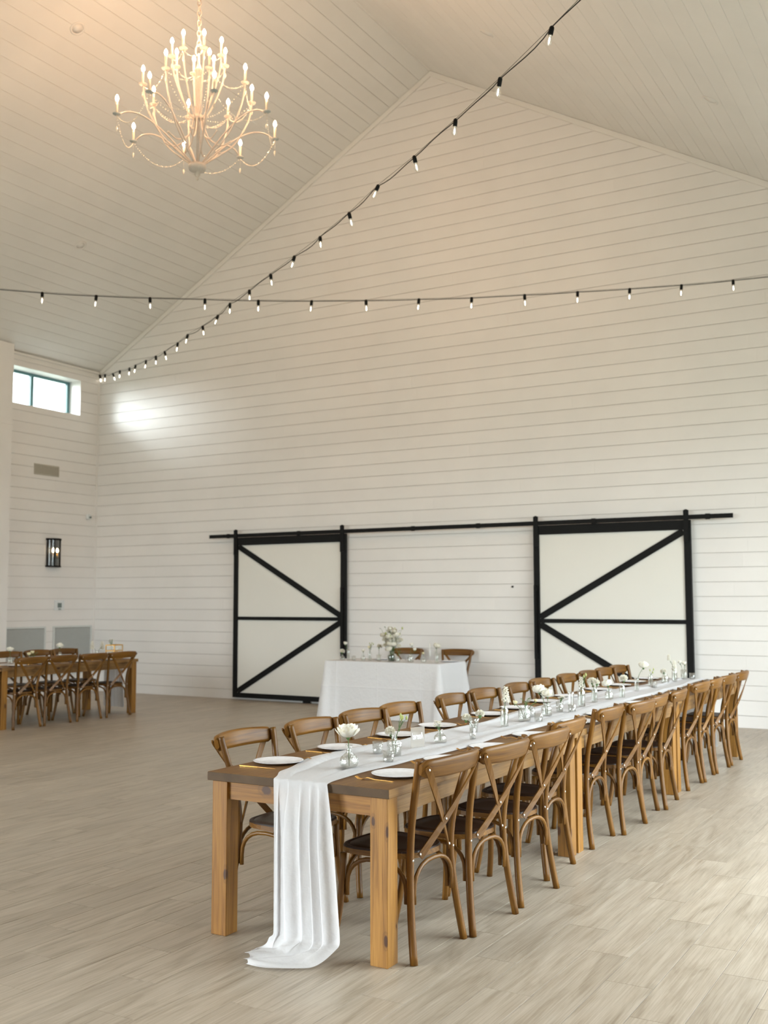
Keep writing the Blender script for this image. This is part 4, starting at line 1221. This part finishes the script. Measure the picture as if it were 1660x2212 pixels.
F('rose', .538, 4.43, (.533, 4.42, .898), 'round white rose in the low glass jar', R=.034)
make_vase('tall', .60, 4.58, 'straight glass bottle with carnation at centre of table', s=.9, water=.6)
F('carnation', .60, 4.58, (.621, 4.57, .935), 'white carnation above straight glass bottle', R=.035)
make_vase('tallthin', .489, 5.36, 'slim glass vase with tall leaning rose', s=.95)
F('rose', .489, 5.36, (.560, 5.34, .995), 'tall leaning cream rose toward the far end', R=.036)
make_vase('tall', .45, 5.93, 'clear glass bottle with thin bending buds', s=.85)
F('buds', .45, 5.93, (.465, 5.92, .905), 'thin green buds bending from clear bottle', R=.035, buds=3)
votive(.52, 5.80, 'glass votive right of the thin bud bottle')
make_vase('jar', .465, 6.38, 'squat glass jar with single fluffy flower', s=1.0)
F('carnation', .465, 6.38, (.457, 6.37, .882), 'fluffy white flower in the squat glass jar', R=.030)
make_vase('tall', .50, 6.60, 'tall glass bottle with stock near the far end', s=1.0, water=.6)
F('stock', .50, 6.60, (.500, 6.60, .925), 'full white stock flower near the far end', R=.030)
F('stock', .505, 6.60, (.450, 6.59, 1.005), 'slender budding stock stem near the far end', R=.017)
make_vase('tumbler', .499, 6.97, 'wide glass tumbler last in the row of vases', s=1.15)
F('ranunculus', .495, 6.97, (.466, 6.96, .940), 'left round white bloom in the last tumbler', R=.022)
F('ranunculus', .505, 6.97, (.508, 6.97, .932), 'right round white bloom in the last tumbler', R=.026)
votive(.565, 7.04, 'glass votive at the far end of the long table')

# --- acrylic sign (its lettering faces the other way, so it reads mirrored from here)
sx0, sy0, sx1, sy1 = .503, 1.119, .534, 1.221
ang = math.atan2(sy1-sy0, sx1-sx0); sw_ = math.hypot(sx1-sx0, sy1-sy0)
sg = empty('reserved_sign', ((sx0+sx1)/2, (sy0+sy1)/2, TH+.009), ang, label='clear acrylic sign with mirrored white word Reserved', cat='sign')
MB().box(-sw_/2, sw_/2, -.0015, .0015, 0, .112).build('acrylic_panel', M['frosted'], sg, bevel=.0008)
cu = bpy.data.curves.new('lettering', 'FONT'); cu.body = 'Reserved'; cu.size = .034; cu.align_x = 'CENTER'; cu.shear = .35; cu.extrude = .0003; cu.offset = .0006; cu.space_character = .9
cu.materials.append(M['letter'])
tmp_ = bpy.data.objects.new('tmp', cu); COL.objects.link(tmp_); bpy.context.view_layer.update()
lme = bpy.data.meshes.new_from_object(tmp_.evaluated_get(bpy.context.evaluated_depsgraph_get())); lme.name = 'lettering'
bpy.data.objects.remove(tmp_)
if not lme.materials: lme.materials.append(M['letter'])
lt = put('lettering', lme, sg)
lt.rotation_euler = (pi/2, 0, 0); lt.location = (0, -.0022, .046); lt.scale = (-.70, 1.45, 1)

# --- left wall table
make_vase('jar', -7.8, 5.41, 'glass jar holding a white rose, left wall table')
F('rose', -7.8, 5.41, (-7.8, 5.40, .955), 'white rose nearest the picture edge on left wall table', R=.036)
make_vase('smallbottle', -7.8, 5.75, 'squat glass bottle with low bunch, left wall table')
F('ranunculus', -7.795, 5.75, (-7.8, 5.72, .885), 'lower cream bloom of the low bunch at left', R=.026, mat='cream')
F('ranunculus', -7.805, 5.75, (-7.8, 5.77, .905), 'upper cream bloom of the low bunch at left', R=.026, mat='cream')
F('greens', -7.80, 5.75, (-7.78, 5.80, .875), 'green leaves of the low bunch at left', R=.03, buds=6)
make_vase('tall', -7.8, 6.25, 'glass bottle with tall white rose, left wall table', s=.9)
F('rose', -7.8, 6.25, (-7.8, 6.24, .972), 'tall white rose in bottle on the left wall table', R=.038)
make_vase('tall', -7.8, 6.94, 'glass bottle with orchid-like sprays, left wall table', s=.95)
F('stock', -7.805, 6.94, (-7.83, 6.87, .960), 'white spray leaning left on the left wall table', R=.034, seed=3)
F('stock', -7.795, 6.94, (-7.78, 7.01, .950), 'white spray leaning right on the left wall table', R=.034, seed=4)
votive(-7.72, 6.55, 'glass votive on the left wall table')
gb = empty('terrarium_box', (-7.56, 7.03, TH+.004), .2, label='gold framed glass box near the end of left wall table', cat='glass box')
gw, gd, gh = .10, .07, .20
for sx in (-1, 1):
    for sy in (-1, 1): MB().box(-.005, .005, -.005, .005, 0, gh).build('post', M['gold'], gb, (sx*gd, sy*gw, 0))
for zz in (0, gh-.012, gh*.55):
    f = MB()
    for s in (-1, 1):
        f.box(-gd, gd, s*gw-.006, s*gw+.006, zz, zz+.012); f.box(s*gd-.006, s*gd+.006, -gw, gw, zz, zz+.012)
    f.build('rim', M['gold'], gb)
for s in (-1, 1):
    MB().box(-gd+.006, gd-.006, s*gw-.001, s*gw+.001, .012, gh-.012).build('pane', M['acrylic'], gb); MB().box(s*gd-.001, s*gd+.001, -gw+.006, gw-.006, .012, gh-.012).build('pane', M['acrylic'], gb)
flower('spray', (-7.56, 6.98, TH+.016), (-7.56, 6.96, 1.02), 'tiny white sprig standing in the gold glass box', R=.035, buds=12, seed=6)
bt = empty('gold_bottle', (-7.555, 7.07, TH+.017), label='small gold capped bottle inside the gold glass box', cat='bottle')
MB().lathe([(.0001, 0), (.026, 0), (.028, .01), (.028, .075), (.012, .095), (.011, .11)], 14).build('body', M['gold'], bt)
MB().lathe([(.013, .11), (.013, .13), (.0001, .131)], 12).build('cap', M['wax'], bt)

# ================================================================= HEAD TABLE
HX0, HX1, HY0, HY1 = -4.70, -2.935, 8.14, 8.90
ht = empty('head_table', ((HX0+HX1)/2, (HY0+HY1)/2, 0), label='rectangular table hidden under the white cloth before the barn wall', cat='table')
hx, hy = (HX1-HX0)/2-.02, (HY1-HY0)/2-.02
MB().box(-hx, hx, -hy, hy, .725, .752).build('tabletop', M['plastic'], ht)
for sx in (-1, 1):
    for sy in (-1, 1): MB().box(-.015, .015, -.015, .015, 0, .7245).build('leg', M['black'], ht, (sx*(hx-.12), sy*(hy-.1), 0))
def tablecloth():
    b = MB(); cx, cy = (HX0+HX1)/2, (HY0+HY1)/2
    hx, hy = (HX1-HX0)/2, (HY1-HY0)/2
    per = []; n = 40; nc = 9
    # perimeter points with outward normal and corner weight
    def side(p0, p1, k, nrm):
        for i in range(k):
            t = i/k; x = p0[0]+(p1[0]-p0[0])*t; y = p0[1]+(p1[1]-p0[1])*t
            L = math.hypot(p1[0]-p0[0], p1[1]-p0[1]); dc = min(t, 1-t)*L
            per.append((x, y, nrm, dc))
    cs = [(-hx, -hy), (hx, -hy), (hx, hy), (-hx, hy)]
    nr = [(0, -1), (1, 0), (0, 1), (-1, 0)]
    for k in range(4):
        p0, p1 = cs[k], cs[(k+1) % 4]
        side(p0, p1, 60 if k % 2 == 0 else 30, nr[k])
        per.append((p1[0], p1[1], (nr[k][0]*.7+nr[(k+1) % 4][0]*.7, nr[k][1]*.7+nr[(k+1) % 4][1]*.7), 0))
    N = len(per); zs = [TH, TH-.006, .70, .62, .54, .46, .425, .42, .415, .36, .28, .2, .12, .05, .006]
    for zz in zs:
        dz = (TH-zz)/TH
        for (x, y, nn, dc) in per:
            cw = max(0, 1-dc/.26)
            f = .002+.018*dz+.10*dz*(cw**1.5)+.012*dz*(sin(x*9+y*7)*.5+.5)*(1-cw)+.02*dz*cw*sin(dc*45)
            if .41 < zz < .43: f += .004
            b.v.append((x+nn[0]*f+(0 if dc > 0 else 0), y+nn[1]*f, zz))
    for r in range(len(zs)-1):
        for i in range(N):
            j = (i+1) % N; b.face((r*N+j, r*N+i, (r+1)*N+i, (r+1)*N+j), None, 0, True)
    c0 = len(b.v)
    gx, gy = 30, 12
    b.face(list(range(N)), None, 0)
    o = b.build('tablecloth', M['cloth'], None, (cx, cy, 0)); tag(o, 'creased white cloth covering the head table to the floor', 'tablecloth')
tablecloth()
ZH = TH+.0015
def HV(kind, x, y, label, **k): return make_vase(kind, x, y, label, z=ZH, group='glass vases on the head table', **k)
def HF(kind, x, y, head, label, **k): return flower(kind, (x, y, ZH+FB), head, label, group='flowers on the head table', **k)
Yh = 8.32
HV('smallbottle', -4.535, Yh, 'squat round glass vase at left end of head table')
HF('carnation', -4.535, Yh, (-4.545, Yh, .885), 'low white flower at left end of head table', R=.036)
HV('tallthin', -4.46, 8.36, 'slim tall vase second on the head table', s=1.2)
HF('ranunculus', -4.46, 8.36, (-4.512, 8.36, .992), 'high white bloom before black door frame', R=.030)
votive(-4.35, Yh, 'clear votive on head table at left', z=ZH)
HV('jar', -4.198, Yh, 'small jar with short flower, head table', s=.9)
HF('ranunculus', -4.198, Yh, (-4.198, Yh, .900), 'short white bloom in small jar, head table', R=.024)
HV('tall', -4.117, 8.36, 'bottle with greenish bloom, head table', s=.95)
HF('ranunculus', -4.112, 8.36, (-4.125, 8.36, .945), 'cream bloom in the bottle, head table', R=.024, mat='cream')
HF('buds', -4.12, 8.36, (-4.09, 8.36, .985), 'green buds above the cream bloom, head table', R=.028, buds=5)
HV('tumbler', -3.949, Yh, 'round glass vase left of the large bouquet', s=1.05)
HF('carnation', -3.949, Yh, (-3.948, Yh, .965), 'white bloom just left of the large bouquet', R=.036)
HV('jar', -3.47, 8.34, 'glass tumbler right of the large bouquet', s=1.1, mat='ribbed')
HF('ranunculus', -3.475, 8.34, (-3.447, 8.34, .995), 'upper white bloom right of the large bouquet', R=.028)
HF('ranunculus', -3.465, 8.34, (-3.40, 8.34, .935), 'lower white bloom right of the large bouquet', R=.026)
HV('jar', -3.62, 8.26, 'short glass jar with greenery before the bouquet', s=.85)
HF('greens', -3.62, 8.26, (-3.60, 8.27, .89), 'yellow green leaves right of bouquet', R=.07, buds=12)
HV('smallbottle', -3.26, Yh, 'squat glass bottle near the taper candle')
HF('ranunculus', -3.26, Yh, (-3.27, Yh, .885), 'small cream bloom near the taper candle', R=.018, mat='cream')
cs_ = empty('taper_candle', (-3.19, 8.36, ZH), label='white taper candle in a glass holder on head table', cat='candle')
MB().lathe([(.0001, 0), (.032, 0), (.03, .006), (.008, .012), (.008, .075), (.014, .082), (.014, .10)], 16).build('holder', M['glass'], cs_)
MB().lathe([(.011, .083), (.0095, .25), (.003, .257)], 12).build('candle', M['wax'], cs_)
MB().tube([(0, 0, .257), (0, 0, .266)], .0012, 5).build('wick', M['wire'], cs_)
HV('tall', -3.065, Yh, 'glass bottle with rose at right end of head table', s=.95)
HF('rose', -3.065, Yh, (-3.072, Yh, .985), 'white rose at right end of head table', R=.040)
HF('spray', -3.06, Yh, (-3.06, Yh, .88), 'pale sprig low at right end of head table', R=.06, buds=7, seed=9)
p_ = put('dinner_plate', plate_me, None, (-3.05, 8.66, ZH)); tag(p_, 'round white plate at right of head table', 'plate', 'white plates on the tables')
p_ = put('dinner_plate', plate_me, None, (-4.10, 8.66, ZH)); tag(p_, 'round white plate at left of head table', 'plate', 'white plates on the tables')
# bouquet
bv = make_vase('jar', -3.74, 8.30, 'dark green filled glass vase of the large bouquet', z=ZH, s=1.5, water=0, group='glass vases on the head table')
MB().lathe([(.0001, .007), (.045, .01), (.049, .07), (.036, .09), (.0001, .095)], 14).build('foliage_fill', M['greyg'], bv)
bq = empty('bouquet', (-3.74, 8.30, ZH+.02), label='large loose bouquet of white roses and sprigs on head table', cat='bouquet')
rb = random.Random(5)
spots = [(-.12, .0, .33, .034), (-.08, -.03, .27, .04), (-.02, -.05, .31, .042), (.05, -.05, .29, .040), (.10, -.02, .33, .036), (.14, .0, .27, .034), (0, -.05, .22, .042), (-.05, -.06, .20, .038), (.06, -.05, .21, .036),
         (-.06, .0, .38, .030), (.04, .0, .39, .030), (.0, .03, .35, .038), (.09, .04, .26, .036), (-.09, .04, .24, .034), (.01, -.06, .15, .040), (.13, -.02, .19, .030), (-.02, .0, .42, .026), (.0, -.02, .27, .04)]
for i, (dx, dy, dz, R) in enumerate(spots):
    MB().tube(smooth_path([(0, 0, 0), (dx*.3, dy*.3, dz*.5), (dx, dy, dz-R*.5)], 3), .002, 5).build('stem', M['green'], bq)
    b = bloom(('rose', 'carnation')[i % 2], R, rb).build('bloom', M['petal'], bq, (dx, dy, dz-R*.6)); b.rotation_euler = (rb.uniform(-.5, .5), rb.uniform(-.5, .5), 0)
for i in range(22):
    a = rb.uniform(0, 6.28); q = rb.uniform(.06, .17); h = rb.uniform(.18, .44); e = Vector((q*cos(a), q*sin(a)*.6, h))
    MB().tube(smooth_path([(0, 0, .05), e*.5+Vector((0, 0, .05)), e], 3), .0014, 5).build('twig', M['green'], bq)
    if i % 3: MB().patch(lambda u, v_, a=a: (.04*u*cos(a)-.016*(v_-.5)*sin(pi*u)*sin(a), .04*u*sin(a)+.016*(v_-.5)*sin(pi*u)*cos(a), .02*u), 4, 2).build('leaf', M['green'], bq, tuple(e))
    else: MB().ball((0, 0, 0), .012, 7, 5, sz=1.4).build('bud', M['bud'], bq, tuple(e))

# ================================================================= STRING LIGHTS
sock_me = MB().lathe([(.0001, .012), (.010, .012), (.016, .004), (.0175, -.012), (.0165, -.050), (.014, -.052), (.0001, -.052)], 12).mesh('socket', M['black'])
cuff_me = MB().lathe([(.0125, -.046), (.0135, -.060), (.0125, -.062)], 12).mesh('bulb_collar', M['chrome'])
globe_me = MB().lathe([(.0125, 0), (.014, -.012), (.0235, -.036), (.0215, -.054), (.012, -.066), (.0001, -.069)], 14).mesh('bulb', M['glass'])
fil_me = MB().lathe([(.0001, -.006), (.0042, -.010), (.0052, -.034), (.0035, -.052), (.0001, -.055)], 8).mesh('filament', M['bulb_small'])
def strand(label, P0, P1, pts, tilt, group='string lights across the hall'):
    """pts = list of (s, z) along the plan line P0->P1 (metres from P0)"""
    r = empty('string_lights', (P0[0], P0[1], 0), label=label, cat='string lights', group=group)
    d = Vector((P1[0]-P0[0], P1[1]-P0[1], 0)).normalized()
    socks = [Vector((d.x*s, d.y*s, z)) for s, z in pts]
    cable = []; wob = tilt[2]
    for i, (a, b) in enumerate(zip(socks, socks[1:])):
        for k in range(6):
            t = k/6; p = a.lerp(b, t); p.z -= .012*wob*sin(pi*t)*(1+sin(i*2.1)); p += Vector((-d.y, d.x, 0))*.006*wob*sin(pi*t*2+i); cable.append(p)
    cable.append(socks[-1])
    MB().tube(cable, .0042, 6).build('cable', M['wire'], r)
    MB().tube([p+Vector((0, 0, .010)) for p in socks], .0018, 5).build('guy_wire', M['wire'], r)
    rn = random.Random(3)
    for i, p in enumerate(socks[tilt[1]:] if tilt[1] else socks):
        s = put('socket', sock_me, r, p); a = rn.uniform(-.35, .35)*tilt[0]
        s.rotation_euler = (rn.uniform(-.3, .3)*tilt[0], a, rn.uniform(0, 3))
        put('bulb_collar', cuff_me, s); g = put('bulb', globe_me, s, (0, 0, -.060)); put('filament', fil_me, s, (0, 0, -.060))
EB = 5.68
sA = [(0.62*i, 0) for i in range(25)]
# strand A from the back-left corner towards the front right (positions measured along the strand)
A_xy = [[.92, 2.34], [.4, 2.67], [-.12, 3.0], [-.67, 3.35], [-1.22, 3.7], [-1.72, 4.01], [-2.28, 4.36], [-2.83, 4.71], [-3.4, 5.07], [-3.97, 5.42], [-4.54, 5.78], [-4.92, 6.02], [-5.44, 6.35], [-5.99, 6.7], [-6.39, 6.95], [-6.95, 7.3], [-7.35, 7.55], [-7.82, 7.85], [-8.37, 8.2], [-8.7, 8.4], [-9.26, 8.76], [-9.69, 9.03], [-10.2, 9.35], [-10.56, 9.57]]
A_z = [5.38, 5.31, 5.26, 5.22, 5.21, 5.16, 5.14, 5.14, 5.14, 5.14, 5.16, 5.12, 5.13, 5.17, 5.16, 5.18, 5.21, 5.26, 5.32, 5.35, 5.44, 5.49, 5.59, 5.66]
ptsA = [(math.hypot(x+10.6, y-9.6), z) for (x, y), z in zip(A_xy, A_z)][::-1]
ptsA = ptsA+[(ptsA[-1][0]+.62, 5.46), (ptsA[-1][0]+1.24, 5.55), (ptsA[-1][0]+1.86, 5.64)]
strand('black string light strand rising from the far left corner to upper right', (-10.6, 9.6), (3.06, 1.0), ptsA, (1.0, 0, 1.))
B_xy = [[-5.8, 4.02], [-5.29, 4.34], [-4.78, 4.66], [-4.26, 4.99], [-3.75, 5.31], [-3.24, 5.63], [-2.72, 5.96], [-2.21, 6.28], [-1.7, 6.6], [-1.19, 6.93], [-.67, 7.25], [-.16, 7.57], [.35, 7.89], [.86, 8.21]]
B_z = [5.03, 5.0, 4.98, 4.97, 4.96, 4.96, 4.97, 4.99, 5.01, 5.05, 5.09, 5.13, 5.18, 5.24]
ptsB = [(math.hypot(x-3.06, y-9.6), z) for (x, y), z in zip(B_xy, B_z)][::-1]
ptsB = [(ptsB[0][0]-.61*k, 5.24+.07*k+.003*k*k) for k in (4, 3, 2, 1)]+ptsB+[(ptsB[-1][0]+.61*k, 5.03+.04*k+.006*k*k) for k in range(1, 9)]
strand('black string light strand running level across the whole picture', (3.06, 9.6), (-10.6, 1.0), ptsB, (.35, 0, .15))

# ================================================================= CHANDELIER
CX, CY = -3.778, 4.27
def chandelier():
    c = empty('chandelier', (CX, CY, 5.995), label='large white three-tier candle chandelier with crystal bead swags', cat='chandelier')
    Z = lambda z: z-6.03
    MB().lathe([(.0001, 0), (.010, .008), (.014, .022), (.008, .032), (.020, .048), (.034, .070), (.022, .090), (.034, .098), (.085, .115), (.095, .150), (.085, .178), (.030, .190), (.020, .205)], 20).build('bottom_bowl', M['chand'], c)
    MB().lathe([(.014, .20), (.014, .65), (.030, .66), (.058, .675), (.058, .705), (.03, .715), (.034, .73), (.034, 1.20), (.05, 1.21), (.03, 1.23), (.012, 1.29), (.010, 1.40)], 16).build('column', M['chand'], c)
    # hanging loop and chain
    MB().tube([(.045*cos(a), 0, 1.44+.06*sin(a)) for a in [2*pi*i/20 for i in range(20)]], .008, 6, upv=(0, 1, 0), closed=True).build('loop', M['chand'], c)
    z = 1.515; k = 0
    link = MB().tube([(.022*cos(a), 0, .036*sin(a)) for a in [2*pi*i/14 for i in range(14)]], .0055, 5, upv=(0, 1, 0), closed=True).mesh('chain_link', M['chand'])
    zend = ZA-5.995-.05
    while z < zend:
        o = put('chain_link', link, c, (0, 0, z), (k % 2)*pi/2+.3); z += .056; k += 1
    MB().lathe([(.0001, 0), (.065, 0), (.07, .03), (.05, .05)], 20).build('canopy', M['chand'], c, (0, 0, zend-.02))
    base_dir = math.atan2(-4.0-CY, 3.32-CX)     # towards the camera, front arm reference
    arm_prof = .0085
    cup_me = MB().lathe([(.0001, 0), (.018, .002), (.040, .012), (.043, .018), (.020, .016), (.0001, .016)], 16).mesh('drip_cup', M['cup'])
    cupw_me = MB().lathe([(.0001, 0), (.018, .002), (.040, .012), (.043, .018), (.020, .016), (.0001, .016)], 16).mesh('drip_cup', M['chand'])
    can_me = MB().lathe([(.012, .016), (.012, .15), (.006, .152)], 10).mesh('candle_sleeve', M['candle_warm'])
    blb_me = MB().lathe([(.002, 0), (.014, .014), (.018, .032), (.012, .054), (.001, .072)], 8).mesh('bulb', M['bulb_warm'])
    bead_m = MB()
    tiers = [ # ring radius, cup z, arm control points (r, z)
        (.84, .575, [(.03, .15), (.15, .28), (.36, .48), (.56, .61), (.72, .635), (.84, .575)], cup_me, 'low'),
        (.58, .94, [(.05, .17), (.22, .30), (.38, .44), (.49, .62), (.555, .78), (.58, .94)], cupw_me, 'mid'),
        (.285, 1.30, [(.05, .68), (.10, .73), (.17, .87), (.23, 1.03), (.265, 1.15), (.285, 1.30)], cupw_me, 'up')]
    ends = []
    for R, zc, cp, cm, nm in tiers:
        E = []
        for k in range(8):
            a = base_dir+radians(-90+10.5+45*k) if True else 0
            # angle measured so that the ring matches the photograph
            ca, sa = cos(a), sin(a)
            p = smooth_path([(r*ca, r*sa, z) for r, z in cp], 4)
            MB().tube(p, arm_prof, 7).build('arm', M['chand'], c)
            u = put('drip_cup', cm, c, (R*ca, R*sa, zc))
            cn = put('candle', can_me, c, (R*ca, R*sa, zc)); put('bulb', blb_me, cn, (0, 0, .152))
            E.append(Vector((R*ca, R*sa, zc)))
        ends.append(E)
    # lower curls between the column and lower arms
    for k in range(8):
        a = base_dir+radians(-90+10.5+45*k+22); ca, sa = cos(a), sin(a)
        MB().tube(smooth_path([(r*ca, r*sa, z) for r, z in ((.05, .67), (.08, .55), (.13, .45), (.25, .38), (.36, .43))], 4), .007, 6).build('scroll', M['chand'], c)
    def swag(a, b, sag, n):
        m_ = MB()
        for i in range(n+1):
            t = i/n; p = a.lerp(b, t); p.z -= sag*4*t*(1-t); m_.ball(tuple(p), .0062 if i % 3 else .009, 5, 3)
        s = m_.build('bead_swag', M['bead'], c)
    for ti, E in enumerate(ends):
        for k in range(8): swag(E[k], E[(k+1) % 8], (.17, .11, .07)[ti], (34, 24, 14)[ti])
        for k in range(8):
            p = E[k]
            MB().lathe([(.0001, 0), (.009, -.012), (.012, -.035), (.0001, -.075)], 7).build('crystal_drop', M['bead'], c, (p.x, p.y, p.z-.03-(.08 if ti == 0 else .03)))
            MB().tube([(p.x, p.y, p.z), (p.x, p.y, p.z-.03-(.08 if ti == 0 else .03))], .0015, 4).build('drop_wire', M['bead'], c)
    for k in range(8): swag(ends[1][k], Vector((0, 0, .70)), .12, 22)
chandelier()
